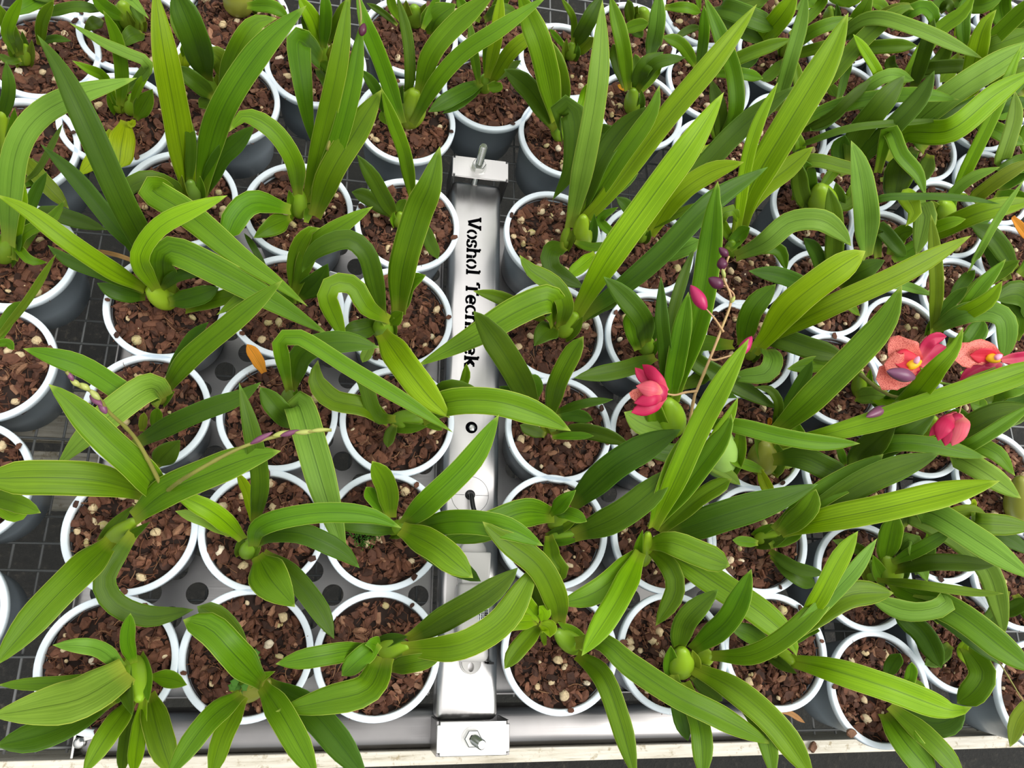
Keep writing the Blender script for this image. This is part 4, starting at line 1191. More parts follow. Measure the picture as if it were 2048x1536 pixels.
L 30 1950 790 1960 810 1940 805 ; c=g z=3,4
L 30 1970 790 1960 760 1920 745 ; c=p z=1,4
@m5 .565 .415 potted orchid with broad dark leaf on its back edge, behind the V of bright leaves
B 22 1660 570 1668 545 ; c=g z=2
L 30 1650 560 1631 505 1607 476 ; c=d z=0,4,6
L 40 1665 555 1668 455 1657 374 ; c=d z=1,8,12
L 36 1640 590 1570 555 1497 542 ; c=d z=2,6,7
L 20 1660 610 1690 605 1720 632 ; c=g z=1,4,3
L 40 1680 575 1720 545 1770 520 ; c=d z=1,6,8
L 20 1690 600 1750 575 1800 570 1872 592 ; c=p z=1,6,7,6
@n4 .668 .36 potted orchid with upright olive leaf and strap hooped down right, above the red blooms
B 26 1862 672 1872 648 ; c=g z=2
L 30 1865 665 1872 580 1868 500 1862 428 ; c=o z=1,8,12,15
L 46 1868 660 1920 630 1970 622 2008 638 2013 690 2002 725 ; c=p z=2,7,8.5,9,7,5
L 26 1870 645 1885 622 1910 595 1936 573 ; c=p z=2,5,8
L 30 1880 640 1920 625 1965 570 2012 518 ; c=g z=1,6,9,11
L 36 1885 642 1925 628 1975 600 2005 561 ; c=b z=2,7,10,12
L 44 1895 685 1930 690 1955 660 1966 638 ; c=g z=1,3,4
@o5 .765 .425 potted orchid with open ring of pumice-strewn bark, in front of the dark gap at right
L 26 1900 600 1930 560 1950 540 ; c=d z=0,3
L 18 1935 545 1960 500 2000 430 2048 360 ; c=p z=2,8,12,15
L 30 1925 590 1990 550 2040 520 ; c=g z=0,5
@p1 .862 .366 potted orchid with broad dark leaf at the right frame edge, just behind the blooms
L 60 2080 640 2040 590 1990 600 ; c=d z=2,6,6
L 30 2030 680 2040 640 2000 600 ; c=g z=1,5
@p2 .862 .485 potted orchid with orange withered leaf at the right frame edge
L 34 2015 560 1990 510 1970 470 ; c=d z=0,4
L 20 2024 434 2038 452 2060 480 ; c=r z=4,3,1
L 40 2030 540 1985 475 1940 448 ; c=d z=2,5,5
L 44 2040 550 2090 500 2120 470 ; c=g z=2,8
@m6 .565 .533 potted orchid with yellow-green bulb and three short striped blades, right of the tray's back corner
B 60 1650 430 1638 372 ; c=b z=5
L 36 1612 415 1600 375 1596 320 ; c=d z=1,5,8
L 34 1622 412 1617 360 1612 322 ; c=d z=1,5,8
L 18 1605 425 1608 405 ; c=d z=2
L 42 1660 415 1700 395 1700 370 ; c=g z=2,4 k=O
L 30 1590 400 1610 325 1690 335 1749 353 ; c=g z=1,7,8,8
L 24 1640 380 1670 340 1700 325 ; c=g z=4,7
@n5 .668 .485 potted orchid with one wide upright pale-striped leaf, upper right
L 56 1732 515 1730 430 1718 340 1702 281 ; c=p z=2,9,13,15
L 30 1755 515 1755 455 1800 500 1812 512 ; c=d z=1,4,3,2
L 34 1780 510 1800 470 1830 460 ; c=g z=1,5
L 30 1785 520 1820 500 1850 480 ; c=g z=1,4
L 16 1745 460 1750 402 1850 393 1940 398 2000 408 ; c=d z=3,9,11,12,12
@o6 .765 .545 potted orchid with yellow bulb and pale leaf folded over its front, behind the dark gap
B 44 1890 432 1885 405 ; c=b z=4
L 46 1850 425 1838 408 1850 435 1832 512 ; c=p z=3,8,8,5
L 38 1850 415 1815 394 1830 425 1811 453 ; c=b z=4,9,9,8
L 42 1870 470 1870 466 1960 425 2070 400 ; c=b z=1,3,9,11
L 26 1855 460 1866 457 1900 445 1932 438 ; c=b z=3,5,7,8
L 60 1790 395 1800 340 1810 300 ; c=d z=1,7,9
L 24 1905 440 1905 392 1945 355 2000 334 ; c=p z=1,4,7,9
@a2 -.353 .368 potted orchid with one huge leaf arching up and right, at the left frame edge
B 46 6 520 14 470 ; c=g z=5
L 52 18 490 20 400 34 300 75 235 150 192 274 156 ; c=p z=4,10,14,16,17,17
L 30 25 500 38 420 50 368 ; c=b z=3,8,10
L 24 35 500 65 400 94 343 ; c=d z=2,6,8
L 34 40 505 85 430 150 440 214 460 ; c=d z=0,2,1,0
L 24 30 520 45 470 100 440 130 400 ; c=g z=2,5,6,7
L 20 20 515 30 490 60 520 95 525 ; c=g z=2,3,4,3
L 14 48 365 80 335 125 248 ; c=d z=5,7,9
@a1 -.353 .252 potted orchid with narrow olive leaf and bare dark pot side, left frame edge
L 16 -10 680 55 600 112 508 ; c=o z=2,7,11
L 28 -10 690 25 625 54 610 ; c=g z=2,6
L 18 -15 690 15 685 28 700 ; c=g z=2,3
@a0 -.353 .135 potted orchid mostly outside the left frame edge, level with the budding stalks
L 40 -20 990 40 1008 82 1026 ; c=g z=3,6,6
L 30 -20 1000 30 1030 60 1000 ; c=b z=2,4
@a00 -.353 .018 potted orchid mostly outside the frame, lowest one at the left edge
L 30 -40 1230 -60 1180 -80 1150 ; c=g z=2,5
@a3 -.372 .495 potted orchid with tall yellow-green bulb at the left frame edge
B 48 8 325 4 225 ; c=b z=7
L 26 5 240 18 180 12 122 ; c=d z=6,10,12
L 34 40 310 85 362 138 418 ; c=o z=2,3,1
L 26 60 320 75 345 50 375 ; c=d z=1,3
@a4 -.37 .615 potted orchid with clustered sheathed stems near the top left corner
B 30 45 128 30 75 ; c=g z=5
B 26 50 128 52 88 ; c=b z=4
L 30 40 110 22 65 -5 5 ; c=g z=3,8,11
L 24 30 105 15 60 45 -10 ; c=b z=4,9,13
L 24 80 90 86 40 108 0 ; c=g z=1,6,9
L 16 80 84 112 77 142 82 ; c=d z=1,3,3
L 16 42 120 20 122 -5 108 ; c=d z=2,3
L 24 85 30 150 14 210 20 ; c=d z=4,6,5
@a5 -.345 .73 potted orchid at the top left corner, mostly above the frame
L 30 110 -20 60 10 20 30 ; c=g z=3,6,6
L 30 130 -30 90 -10 40 -20 ; c=d z=3,6,6
@b1 -.284 .543 potted orchid with several small yellow leaves around two bulbs, upper left
B 32 242 222 232 180 ; c=b z=3.5
B 34 262 226 266 190 ; c=b z=3
L 28 240 210 244 150 232 75 206 20 ; c=g z=3,8,12,15
L 22 230 205 207 155 180 140 144 121 ; c=b z=2,6,8,9
L 18 264 205 282 165 302 143 ; c=b z=3,7,8
L 36 272 238 290 205 305 178 ; c=g z=1,4,6 k=O
L 48 252 243 243 290 238 337 ; c=y z=2,3,2 k=r
L 32 225 262 195 310 158 351 ; c=y z=0,1,0
L 24 250 185 297 132 262 110 212 88 139 46 ; c=p z=3,10,11,12,13
L 14 268 240 262 250 256 242 ; c=y z=2,3
@b2 -.284 .665 potted orchid with thick sheathed stem at the top frame edge, upper left
B 44 260 52 244 5 ; c=g z=4
B 24 278 62 270 20 ; c=g z=4
L 30 245 35 210 15 182 -15 ; c=g z=3,6,8
L 20 272 20 262 -20 ; c=g z=6
L 34 285 66 262 72 238 96 ; c=d z=2,4,3 k=O
L 26 205 40 185 48 167 64 ; c=d z=1,3,2 k=O
L 26 285 45 262 0 298 38 ; c=p z=3,9,8
@c1 -.173 .585 potted orchid with yellow-based leaf at its right and one dark upright leaf, upper left
B 28 428 190 415 150 ; c=g z=3
L 56 414 160 388 75 350 -20 ; c=d z=3,11,15 k=r
L 36 424 192 390 162 353 132 ; c=d z=2,5,6
L 30 425 198 410 208 398 215 ; c=d z=1,2 k=O
L 44 446 185 468 120 490 75 515 45 554 37 ; c=g z=2,8,11,12,12
L 40 452 160 440 118 410 98 ; c=o z=3,6,7
L 8 450 155 455 130 ; c=r z=4
L 30 400 170 365 140 372 96 ; c=y z=1,5,7
L 16 380 130 368 95 397 85 ; c=b z=4,8,9
L 28 380 90 360 60 344 15 ; c=p z=3,6,8
L 22 446 195 458 190 452 175 ; c=g z=1,2 k=O
@c2 -.173 .707 potted orchid with fat striped bulb cut by the top frame edge
B 60 482 22 470 -20 ; c=o z=4
L 28 495 12 545 14 578 37 ; c=g z=3,5,4
L 30 470 -10 430 -30 400 -40 ; c=g z=3,5
@d1 -.078 .652 potted orchid with narrow upright leaves and one leaf folded forward over its pot, upper left
B 26 645 135 650 85 ; c=g z=4
L 34 644 95 625 38 596 -10 ; c=b z=3,8,10
L 26 647 95 652 25 648 -20 ; c=g z=4,9,11
L 26 655 85 683 28 702 -5 ; c=g z=4,9,11
L 14 630 120 612 55 605 25 ; c=d z=3,8
L 52 642 125 612 92 596 88 604 165 616 240 629 298 ; c=g z=2,12,14,13,10,7 k=a
L 30 640 122 665 140 682 162 ; c=d z=2,5,5
L 26 636 138 652 160 660 185 655 207 ; c=d z=1,3,2,1
@e1 .032 .589 potted orchid with large smooth bulb and strap leaves in a V, behind the far bracket
B 62 815 246 830 182 ; c=b z=7.5
L 36 804 246 762 125 732 50 712 -20 ; c=g z=3,12,16,18
L 24 812 200 820 150 815 75 794 -10 ; c=d z=5,9,12,15
L 46 838 190 862 112 912 50 990 -15 ; c=g z=7,12,15,18
L 36 826 248 868 172 925 107 1000 57 1095 -8 ; c=g z=3,10,14,17,19
L 24 778 235 750 175 721 138 ; c=d z=1,5,7
L 24 790 245 770 235 762 222 ; c=g z=1,2
@e2 .032 .715 potted orchid with light bulb and white pumice, behind the large-bulbed V-leaved one
B 38 830 50 828 12 ; c=g z=4
L 60 862 70 872 40 912 8 ; c=g z=1,4,6 k=O
L 18 845 58 862 22 880 -10 ; c=g z=3,6
L 14 795 50 765 25 733 6 ; c=d z=2,4
L 20 800 40 785 15 778 -20 ; c=g z=3,7
@f1 .133 .65 potted orchid just beyond the far bracket with pointed leaves and dark bare pot wall
B 26 970 185 968 150 ; c=g z=3
L 20 958 168 947 100 939 38 ; c=g z=3,8,10
L 28 974 155 992 75 1003 -20 ; c=b z=3,9,13
L 32 982 165 1025 100 1083 56 ; c=b z=2,8,10
L 12 970 150 972 48 ; c=g z=8
L 20 983 165 1015 140 1042 121 ; c=d z=2,4
L 34 962 165 905 195 856 224 ; c=d z=2,4,3.5
L 24 962 172 920 207 885 227 ; c=d z=1,3,2.5
L 24 975 175 995 172 1002 165 ; c=g z=2,3
@f2 .133 .767 potted orchid at the top frame edge, straight behind the one beyond the far bracket
L 26 970 40 1000 20 1040 30 ; c=d z=2,5,4
L 28 985 30 1020 -20 ; c=g z=7
L 24 960 40 930 20 915 -10 ; c=g z=2,5
L 22 990 45 1050 40 1062 38 ; c=d z=2,5
@g1 .23 .597 potted orchid with dark strap leaf hooped over its front, right of the far bracket
B 26 1118 280 1108 235 ; c=g z=3
L 54 1112 240 1085 110 1060 40 1036 -20 ; c=g z=3,12,15,18
L 44 1112 258 1060 180 1008 138 ; c=d z=2,6,8
L 52 1122 272 1122 230 1140 218 1150 265 1140 340 1105 400 ; c=d z=2,11,12,11,8,4 k=a
L 22 1150 250 1168 195 1173 168 ; c=b z=2,6
L 34 1175 270 1210 265 1232 280 1249 303 ; c=d z=1,3,3,2
L 40 1125 225 1118 150 1090 70 ; c=g z=3,9,12
@g2 .23 .712 potted orchid with short dark leaves on bare bark, behind the hooped-strap one
B 26 1140 118 1145 85 ; c=g z=3
L 34 1148 92 1175 45 1205 -10 ; c=d z=2,7,9
L 14 1145 85 1147 38 1122 -5 ; c=g z=3,6,8
L 14 1130 95 1098 58 ; c=g z=4
L 26 1152 108 1187 74 ; c=o z=4
@h1 .33 .652 potted orchid with smooth green bulb and small withered base leaf, upper middle
B 34 1264 226 1266 178 ; c=g z=4.5
L 32 1256 180 1245 88 1220 -10 ; c=g z=4,10,13
L 26 1250 175 1230 110 1226 88 ; c=d z=3,7
L 34 1272 185 1287 135 1327 104 ; c=d z=3,8,9
L 28 1278 185 1310 140 1327 126 ; c=g z=2,6
L 26 1276 178 1310 128 1371 115 ; c=d z=4,9,10
L 26 1272 165 1270 108 ; c=p z=7
L 10 1250 180 1235 170 ; c=r z=2
@h2 .33 .767 potted orchid with tall pale upright leaf near the top frame edge, right of middle
B 34 1282 42 1286 18 ; c=g z=3
L 26 1245 62 1270 52 1298 46 ; c=g z=2,4
L 36 1300 115 1312 60 1319 -20 ; c=p z=2,8,12
L 22 1262 45 1255 0 ; c=d z=6
L 24 1280 70 1270 60 1285 75 ; c=d z=1,2
@i1 .432 .595 potted orchid with long leaf bending left at the top, behind the right tray's back corner
B 22 1440 290 1442 265 ; c=g z=2
L 36 1442 280 1470 225 1467 150 1440 70 1408 -10 ; c=g z=2,7,10,14,16
L 32 1441 286 1440 230 1422 158 ; c=d z=1,6,8
L 22 1436 284 1430 265 1420 252 ; c=g z=1,3
L 20 1432 290 1415 300 1395 300 ; c=y z=1,1
L 24 1445 290 1430 310 1410 315 ; c=d z=1,1
@i2 .432 .711 potted orchid with orange withered tip and leaves all round, upper right of middle
B 26 1398 145 1402 115 ; c=g z=3
L 24 1398 135 1408 75 1408 10 ; c=g z=3,8,11
L 26 1394 135 1362 88 1323 73 ; c=g z=2,5,6
L 24 1425 148 1480 147 1526 157 ; c=g z=2,4,3
L 28 1430 145 1470 120 1530 95 1583 78 ; c=g z=2,5,7,8
L 30 1432 150 1465 140 1500 120 1522 103 ; c=d z=1,3,5
L 9 1470 110 1465 88 ; c=r z=4
@i3 .432 .832 potted orchid with glossy oval leaf, top frame edge right of middle
L 40 1420 20 1450 18 1500 35 1550 55 ; c=d z=2,6,7,6 k=r
L 32 1430 40 1475 58 1529 85 ; c=d z=1,4,3
L 22 1330 15 1370 15 1402 25 ; c=g z=3,4,3
L 22 1400 20 1390 -30 ; c=g z=8
L 16 1350 75 1380 58 1402 55 ; c=d z=1,2
@j1 .54 .653 potted orchid with pale grey-green blade standing tall, upper right
L 34 1552 222 1575 137 1600 50 1613 -20 ; c=p z=2,9,13,16
L 22 1590 240 1598 180 1590 114 ; c=g z=2,6,8
L 24 1570 265 1600 300 1592 255 ; c=g z=1,3,5
L 24 1590 265 1655 238 1700 198 1745 156 ; c=d z=1,5,8,9
L 34 1590 260 1645 222 1760 195 1850 190 1918 200 ; c=g z=2,5,9,11,11
L 16 1585 285 1610 287 1710 255 1898 239 ; c=d z=1,4,8,10
L 20 1560 280 1540 300 1530 320 ; c=d z=1,1
@j2 .54 .775 potted orchid with narrow arching straps, behind the tall grey-green blade
B 24 1565 110 1575 85 ; c=g z=3
L 46 1520 85 1530 70 1560 35 1595 -15 ; c=b z=2,4,8,11
L 24 1575 115 1596 108 1640 95 1685 84 ; c=g z=2,3,6,7
L 28 1575 105 1600 80 1640 55 1705 36 ; c=g z=2,5,8,9
L 24 1570 120 1540 150 1520 160 ; c=d z=1,2
L 22 1580 70 1640 10 1648 -20 ; c=g z=3,9
L 24 1655 165 1673 194 ; c=g z=2
@j3 .54 .89 potted orchid cut by the top frame edge, right of the glossy oval leaf
L 34 1540 -10 1480 5 1440 -5 ; c=d z=2,5,4
L 30 1545 -10 1560 -40 ; c=g z=6
L 26 1530 0 1500 15 1470 15 ; c=g z=2,4
@k1 .645 .60 potted orchid under two dark crossing blades, upper right
L 50 1700 330 1712 275 1765 205 1810 151 ; c=d z=2,5,10,12
L 42 1725 335 1730 310 1790 250 1840 195 1869 141 ; c=d z=2,4,9,12,14
L 32 1755 345 1778 263 1802 310 1836 350 1851 392 ; c=g z=4,9,9,8,7
L 40 1690 350 1680 300 1690 270 ; c=d z=1,5
L 18 1760 360 1790 355 1800 380 ; c=g z=1,2
L 52 1770 320 1810 268 1900 260 1990 190 2070 140 ; c=b z=2,5,11,14,16
@k2 .645 .72 potted orchid with pale rounded leaf and small yellow-green blade, behind the dark crossing blades
L 20 1675 205 1690 150 1702 108 ; c=g z=2,6
L 22 1735 180 1758 155 1735 110 1706 68 ; c=b z=3,6,8,10
L 28 1715 205 1735 174 1780 150 1828 161 ; c=p z=2,5,7,6
L 30 1825 182 1850 100 1869 36 ; c=d z=3,9,12
L 30 1680 120 1705 100 1770 92 1835 92 ; c=g z=2,5,7,7
L 36 1690 215 1650 240 1620 262 ; c=d z=1,3
L 26 1710 200 1745 225 1760 235 ; c=d z=1,3
@k3 .645 .838 potted orchid with long pale leaf swinging out right near the top
L 30 1660 90 1735 38 1830 57 1965 117 ; c=p z=3,10,12,11
L 36 1650 120 1650 160 1735 70 1805 17 1828 20 ; c=g z=2,4,9,12,12
L 38 1685 90 1695 75 1725 25 1744 -15 ; c=g z=2,5,9,11
L 30 1740 40 1800 20 1840 28 ; c=o z=2,5,5
B 28 1660 50 1660 15 ; c=g z=4
@k4 .645 .955 potted orchid at the top frame edge above the long pale swinging leaf
L 40 1655 -20 1700 -5 1740 -30 ; c=g z=2,6,8
L 34 1660 -20 1620 0 1590 20 ; c=g z=2,6,6
@l1 .745 .66 potted orchid under the widest pale leaf at the upper right
L 54 1825 260 1840 238 1925 172 2070 82 ; c=p z=2,6,11,14
L 44 1850 300 1842 275 1900 240 2060 160 ; c=d z=1,4,8,10
L 40 1830 300 1800 330 1780 350 ; c=d z=1,3
L 34 1860 310 1850 340 1830 365 ; c=d z=1,2
@l2 .745 .78 potted orchid with erect dark sliver of leaf, behind the widest pale leaf
L 28 1840 145 1855 137 1920 132 1985 135 ; c=d z=3,6,8,8
L 32 1800 170 1870 70 1925 25 1950 -15 ; c=b z=2,7,10,12
L 24 1800 160 1780 130 1790 110 ; c=d z=1,4
L 30 1830 160 1880 120 1900 80 ; c=d z=1,6
@l3 .745 .9 potted orchid with small leaf hooped back over itself near the top right
L 30 1790 60 1820 25 1850 15 1868 35 1862 60 ; c=g z=2,7,8,8,6
L 40 1800 20 1840 -10 ; c=g z=5
L 24 1780 30 1760 10 1740 5 ; c=g z=2,4
L 20 1880 25 1895 8 1905 28 ; c=d z=3,5,4
@p3 .852 .605 potted orchid with thin bright blade standing up at far right
L 28 1935 395 1918 375 1990 220 2044 88 ; c=b z=1,4,12,16
L 34 2000 330 2005 315 2028 240 2030 182 ; c=p z=2,5,8,10
L 30 1960 395 1950 395 2010 350 2070 318 ; c=o z=1,3,7,9
L 40 1990 390 2030 400 2060 395 ; c=g z=1,4
L 50 2000 380 2040 340 2080 330 ; c=g z=1,5
L 30 1995 400 1960 440 1930 455 ; c=d z=2,4,3
@p4 .852 .725 potted orchid with orange-tipped bright leaf, upper right
L 42 1935 215 1940 170 1965 60 1993 19 ; c=b z=2,7,13,15
L 30 1960 240 2000 215 2070 200 ; c=d z=1,5,6
L 36 1950 240 1990 260 2050 290 ; c=g z=1,4,4
L 36 1965 225 2010 150 2070 120 ; c=g z=2,8,10
L 26 1930 240 1910 270 1880 280 ; c=d z=1,3
@p5 .852 .845 potted orchid with withered yellow sliver near the top right corner
L 12 1910 72 1918 40 ; c=y z=4
L 36 1930 120 1960 100 2050 15 2080 -10 ; c=g z=2,4,11,13
L 40 1940 110 1990 90 2070 60 ; c=g z=2,6,8
L 30 1920 110 1900 140 1880 165 ; c=g z=1,4
L 30 1930 100 1925 40 1940 -20 ; c=g z=2,7
@p6 .852 .96 potted orchid at the top frame edge, just left of the right corner
L 34 1900 0 1930 -20 ; c=g z=5
L 36 1905 0 1960 10 2010 -10 ; c=g z=2,6,8
L 30 1895 0 1870 15 1850 10 ; c=d z=2,5
@q1 .95 .665 potted orchid cut by the right frame edge below the widest pale leaf
L 40 2080 320 2030 330 1990 340 ; c=d z=2,5,4
L 44 2080 330 2060 280 2070 230 ; c=g z=2,7
@q2 .95 .785 potted orchid at the right frame edge, second below the top right corner
L 44 2050 190 2020 150 2000 140 ; c=d z=2,5
L 40 2055 190 2080 120 2100 90 ; c=g z=2,8
L 40 2050 200 2010 220 1980 225 ; c=g z=2,4
@q3 .95 .9 potted orchid in the frame's top right corner
L 44 2020 60 2060 20 2090 -10 ; c=g z=2,8
L 40 2015 70 1980 90 1960 95 ; c=d z=1,4
L 40 2010 60 2000 10 2010 -30 ; c=g z=2,8
L 36 2025 70 2060 70 2090 60 ; c=p z=2,5
"""
cur = None
for line in DATA.strip().split('\n'):
    line = line.strip()
    if not line: continue
    if line[0] == '@':
        a = line[1:].split(None, 3); cur = new_plant(a[0], float(a[1]), float(a[2]), a[3]); continue
    body, _, opt = line.partition(';')
    tok = body.split(); o = dict(q.split('=') for q in opt.split())
    nums = [float(q) for q in tok[1:]]
    cur.items.append((tok[0], nums, o))

BUDM = {'dark': BUD_DARK, 'purple': BUD_PURPLE, 'purplegrey': BUD_PURPLE, 'pink': BUD_PINK, 'yellow': BUD_YELLOW}
def place(name, me, mat, parent, root):
    me.transform(Matrix.Translation(-root.location))
    return obj(name, me, mat, parent)
BUDPROF = [(.0, .0), (.42, .06), (.85, .25), (1.0, .45), (.82, .68), (.45, .88), (.02, 1.0)]
def petal(pts, wpx, c, z, root, parent, rnd, name='petal', fold=.35, kind='P'):
    if c in 'MN' and kind == 'P': kind = 'L'; wpx *= 1.15
    p3 = [at(u, v, zz) for (u, v), zz in zip(pts, z)]
    return place(name, leaf_mesh(p3, wpx, kind, rnd, fold, .9, .0009, .12 if c == 'C' else 0), LEAF[c], parent, root)
def flower(kind, root, rnd):
    if kind == 'tulip':
        core = place('flower', bulb_mesh(at(1333, 787, .158), at(1278, 782, .160), 46, [(.0, .0), (.55, .06), (.92, .25), (1.0, .45), (.92, .68), (.80, .85), (.55, .92), (.2, .86), (.02, .80)], 1), BUD_PINK, root, root)
        tag(core, 'half-open pink tulip-shaped bloom')
        petal([(1330, 787), (1296, 764), (1270, 735)], 20, 'M', (.158, .158, .156), root, core, rnd)
        petal([(1312, 790), (1286, 792), (1258, 786)], 30, 'C', (.160, .160, .158), root, core, rnd, 'lip', .5)
        petal([(1332, 784), (1312, 758), (1285, 729)], 24, 'M', (.160, .170, .160), root, core, rnd, fold=-.35)
        petal([(1332, 791), (1304, 812), (1262, 825)], 26, 'M', (.158, .164, .158), root, core, rnd, fold=-.35)
        petal([(1333, 787), (1306, 778), (1272, 772)], 30, 'N', (.164, .176, .168), root, core, rnd, fold=-.6)
        petal([(1332, 790), (1306, 797), (1268, 806)], 24, 'M', (.162, .172, .164), root, core, rnd, fold=-.5)
    elif kind == 'open1':
        core = place('flower', bulb_mesh(at(1815, 734, .158), at(1842, 722, .160), 19, None, 1), COL_YELLOW, root, root)
        tag(core, 'open red bloom with spotted coral lip and yellow centre')
        petal([(1838, 726), (1802, 706), (1776, 712)], 66, 'C', (.150, .154, .150), root, core, rnd, 'lip', .1, 'r')
        petal([(1838, 730), (1800, 732), (1768, 728)], 50, 'C', (.150, .155, .151), root, core, rnd, 'lip', .1, 'r')
        petal([(1830, 736), (1800, 750), (1752, 758)], 54, 'C', (.146, .142, .138), root, core, rnd, 'lip', .1, 'r')
        petal([(1842, 727), (1816, 720), (1788, 726)], 46, 'R', (.150, .157, .155), root, core, rnd, 'lip', .1, 'P')
        petal([(1838, 724), (1850, 695), (1866, 678), (1893, 673)], 22, 'M', (.150, .160, .168, .168), root, core, rnd, fold=.3)
        petal([(1838, 728), (1868, 708), (1892, 693)], 32, 'M', (.148, .152, .156), root, core, rnd, fold=.2)
        petal([(1836, 732), (1832, 745), (1824, 758)], 30, 'M', (.148, .146, .142), root, core, rnd)
        place('column_tip', bulb_mesh(at(1830, 727, .163), at(1838, 713, .166), 11, None, 1), COL_PINK, core, root)
    elif kind == 'open2':
        core = place('flower', bulb_mesh(at(1972, 712, .166), at(2000, 722, .168), 19, None, 1), COL_YELLOW, root, root)
        tag(core, 'open red bloom with spotted coral lip seen from the side at the frame edge')
        petal([(2000, 718), (1960, 704), (1906, 718)], 50, 'C', (.158, .165, .160), root, core, rnd, 'lip', .2, 'r')
        petal([(2000, 718), (1968, 711), (1940, 710)], 36, 'R', (.158, .168, .166), root, core, rnd, 'lip', .2)
        petal([(1998, 724), (1955, 738), (1919, 760)], 26, 'M', (.158, .156, .150), root, core, rnd)
        petal([(1998, 724), (1982, 736), (1966, 746)], 26, 'M', (.158, .157, .153), root, core, rnd)
        petal([(2002, 720), (2030, 716), (2070, 712)], 22, 'M', (.158, .160, .162), root, core, rnd)
        petal([(2002, 722), (2030, 726), (2066, 726)], 22, 'R', (.156, .156, .156), root, core, rnd)
        place('column_tip', bulb_mesh(at(1990, 717, .172), at(2004, 710, .174), 12, None, 1), COL_PINK, core, root)
    elif kind == 'hang':
        core = place('flower', bulb_mesh(at(1916, 826, .145), at(1905, 862, .142), 34, BUDPROF, 1), BUD_PINK, root, root)
        tag(core, 'nodding closed magenta bloom')
        petal([(1914, 828), (1882, 850), (1858, 872)], 18, 'M', (.145, .146, .136), root, core, rnd)
        petal([(1915, 826), (1889, 850), (1876, 882)], 28, 'M', (.145, .154, .146), root, core, rnd, fold=-.4)
        petal([(1916, 826), (1920, 852), (1904, 892)], 30, 'N', (.145, .156, .146), root, core, rnd, fold=-.45)
        petal([(1915, 828), (1900, 858), (1890, 892)], 26, 'M', (.145, .150, .142), root, core, rnd, fold=-.3)

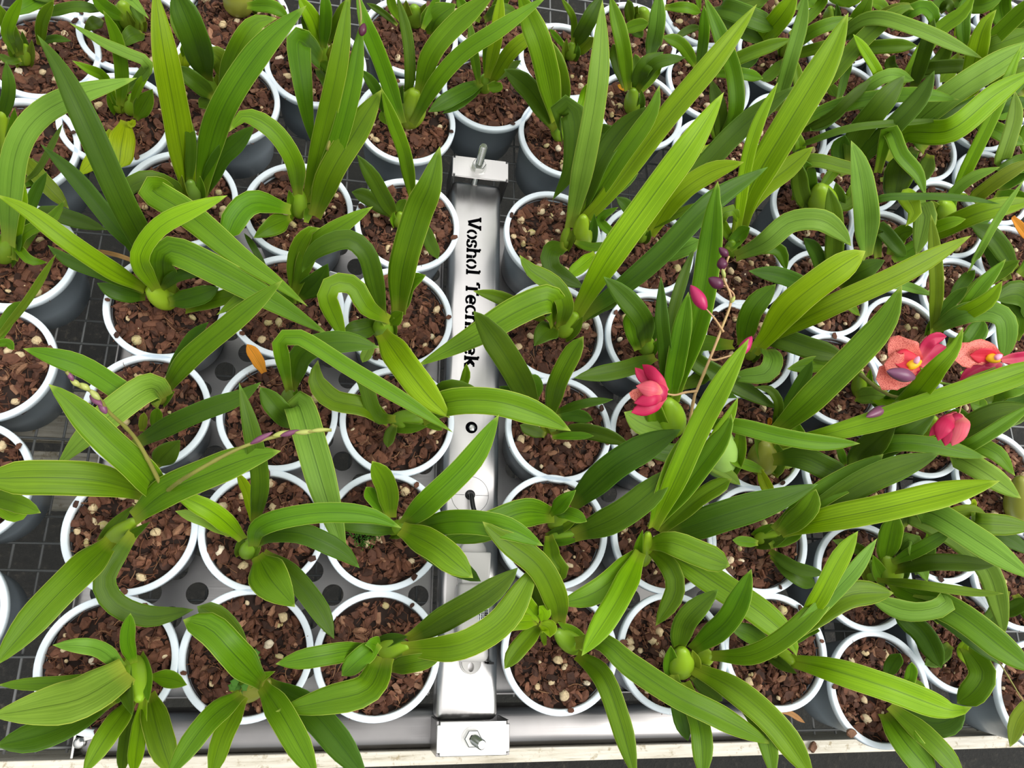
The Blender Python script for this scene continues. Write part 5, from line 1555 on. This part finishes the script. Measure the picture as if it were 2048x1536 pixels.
GROUP = 'potted orchids on the bench'
for pi, pl in enumerate(PLANTS):
    rnd = random.Random(pl.id)
    root = empty('potted_orchid', (pl.x, pl.y, 0.0))
    tag(root, pl.label, 'potted plant', GROUP)
    pot = obj('pot', POT_ME, None, root); pot.scale = (.985,) * 2 + (1,)
    rim = obj('rim', RIM_ME, None, pot)
    soil, bark, fib, pum = MED[(pi * 5 + 3) % len(MED)]
    turn = rnd.uniform(0, 6.28)
    med = obj('growing_medium', soil, None, root); med.rotation_euler.z = turn
    for n_, m_ in (('bark_chips', bark), ('bark_fibres', fib), ('pumice_grit', pum)):
        tag(obj(n_, m_, None, med), kind='stuff')
    stalk = None
    for kind, v, o in pl.items:
        if kind in 'LS':
            wpx = v[0]; px = [(v[i], v[i + 1]) for i in range(1, len(v), 2)]
            zs = [float(q) / 100 for q in o['z'].split(',')] if 'z' in o else None
            if zs and len(zs) == 1: zs = [zs[0]]
            p3 = path3(px, zs)
        if kind == 'L':
            c = o.get('c', 'g')
            nm = 'leaf' if c != 'w' else 'dry_leaf'
            ob = place(nm, leaf_mesh(p3, wpx * (.94 if o.get('k', 'L') == 'L' else 1), o.get('k', 'L'), rnd, float(o['f']) if 'f' in o else None), LEAF[c], root, root)
            if c == 'y': tag(ob, 'yellowing leaf')
            if c == 'r': tag(ob, 'withered orange leaf')
            if c == 'w': tag(ob, 'dry straw-coloured leaf')
        elif kind == 'S':
            n = max(8, len(p3) * 6); cl = catmull(p3, n)
            r0 = wpx * .5 * depth(p3[0]) / FPX
            bm = bmesh.new(); add_tube(bm, cl, [r0 * (1 - .45 * i / n) * (1 + .18 * (i % 9 == 0)) for i in range(n + 1)], 10)
            me = mesh_from(bm); me.uv_layers.new(name='UVMap')
            st_ = place('flower_stalk', me, STALK_PINK if o.get('m') == 'pink' else (STALK_OLIVE if o.get('c') == 'o' else BULB['g']), root, root)
            if stalk is None: stalk = st_
        elif kind == 'B':
            h = float(o.get('z', 3)) / 100
            place('pseudobulb', bulb_mesh(at(v[1], v[2], -.004), at(v[3], v[4], h), v[0]), BULB[o.get('c', 'g')], root, root)
            if v[0] >= 22:
                q0, q1 = Vector((v[1], v[2])), Vector((v[3], v[4])); dv = q1 - q0; nv = Vector((-dv.y, dv.x)).normalized() * v[0]
                for sg in rnd.choice(((1,), (-1,), (1, -1))):
                    e_ = rnd.uniform(.95, 1.35); a_ = sg * .30; b_ = sg * rnd.uniform(.40, .52)
                    pp = [q0 + nv * a_ - dv * .05, q0 + dv * .5 + nv * b_, q0 + dv * e_ + nv * (b_ * rnd.uniform(.7, 1.5))]
                    sp3 = [at(q.x, q.y, zz) for q, zz in zip(pp, (-.003, h * .62, h * e_ * 1.02))]
                    place('sheath_leaf', leaf_mesh(sp3, v[0] * rnd.uniform(.5, .7), 'a', rnd, .5), LEAF[rnd.choice('ggod')], root, root)
        elif kind == 'b':
            z = float(o['z']) / 100
            place('bud', bulb_mesh(at(v[1], v[2], z), at(v[3], v[4], z + .004), v[0], BUDPROF, 1), BUDM[o['m']], stalk or root, root)
        elif kind == 'F':
            flower(o['f'], root, rnd)
        elif kind == 'W':
            c0 = at(v[1], v[2], .004); R = v[0] * .5 * depth(c0) / FPX
            bm = bmesh.new()
            for k in range(11):
                a = rnd.uniform(0, 6.28); q = R * rnd.uniform(.2, .75)
                ce = c0 + Vector((q * math.cos(a), q * math.sin(a), rnd.uniform(.002, .012)))
                rr = bmesh.ops.create_icosphere(bm, subdivisions=2, radius=1)
                for vv in rr['verts']:
                    ang = math.atan2(vv.co.y, vv.co.x); lob = 1 + .22 * math.sin(ang * 5)
                    vv.co = Vector((vv.co.x * R * .3 * lob, vv.co.y * R * .3 * lob, vv.co.z * .0006)) + ce
                add_tube(bm, [c0 - Vector((0, 0, .008)), ce], .0005, 5)
            tag(place('weed_sprig', mesh_from(bm), MOSS, root, root), 'small lobed weed seedling')
        elif kind == 'K':
            c0 = at(v[1], v[2], -.004); R = v[0] * .5 * depth(c0) / FPX
            bm = bmesh.new()
            for k in range(260):
                x, y = disc_pt(rnd, R * (.6 + .4 * rnd.random()))
                b0 = c0 + Vector((x, y, rnd.uniform(-.002, .002)))
                add_tube(bm, [b0, b0 + Vector((rnd.gauss(0, .002), rnd.gauss(0, .002), rnd.uniform(.003, .008)))], [.0007, .0002], 4)
            tag(place('moss_clump', mesh_from(bm), MOSS, root, root), 'bright green moss clump', kind='stuff')

# ------------------------------------------------------------------ small loose things
bm = bmesh.new()
a, b_ = at(650, 576, .002), at(672, 546, .030)
d = (b_ - a); s = Vector((.0085, -.002, 0)); t = Vector((0, .0004, .0002))
vs = []
for q, wd in ((a, .6), (a + d * .7, 1), (b_, .7)):
    vs.append([bm.verts.new(q + s * wd * sx_ + t * sy_) for sx_, sy_ in ((-1, -1), (1, -1), (1, 1), (-1, 1))])
for p_, q in zip(vs, vs[1:]):
    for k in range(4): bm.faces.new((p_[k], p_[(k + 1) % 4], q[(k + 1) % 4], q[k]))
bm.faces.new(vs[0][::-1]); bm.faces.new(vs[-1])
tag(obj('plant_tag', mesh_from(bm, False), STICK), 'white plastic plant tag stuck between dark leaves left of the beam', 'tag')
r = random.Random(5)
bm = bmesh.new(); chip(bm, at(1626, 1494, -.0775), .0058, .0042, .0028, rnd_rot(r, .1), r, 1)
tag(obj('bark_piece', mesh_from(bm, False), BARK), 'single reddish bark piece lying on the white front rail', 'bark')
bm = bmesh.new(); chip(bm, at(1702, 1466, .002), .0055, .0045, .003, rnd_rot(r, .1), r, 1)
tag(obj('bark_piece', mesh_from(bm, False), BARK), 'reddish bark piece caught on the pot rim over the white rail', 'bark')
me = leaf_mesh([at(1538, 1420, .004), at(1575, 1424, -.01), at(1610, 1446, -.03)], 11, 'L', r, .2)
tag(obj('dry_leaf_scrap', me, LEAF['w']), 'dry curled leaf scrap hanging off a pot at the front rail', 'leaf')
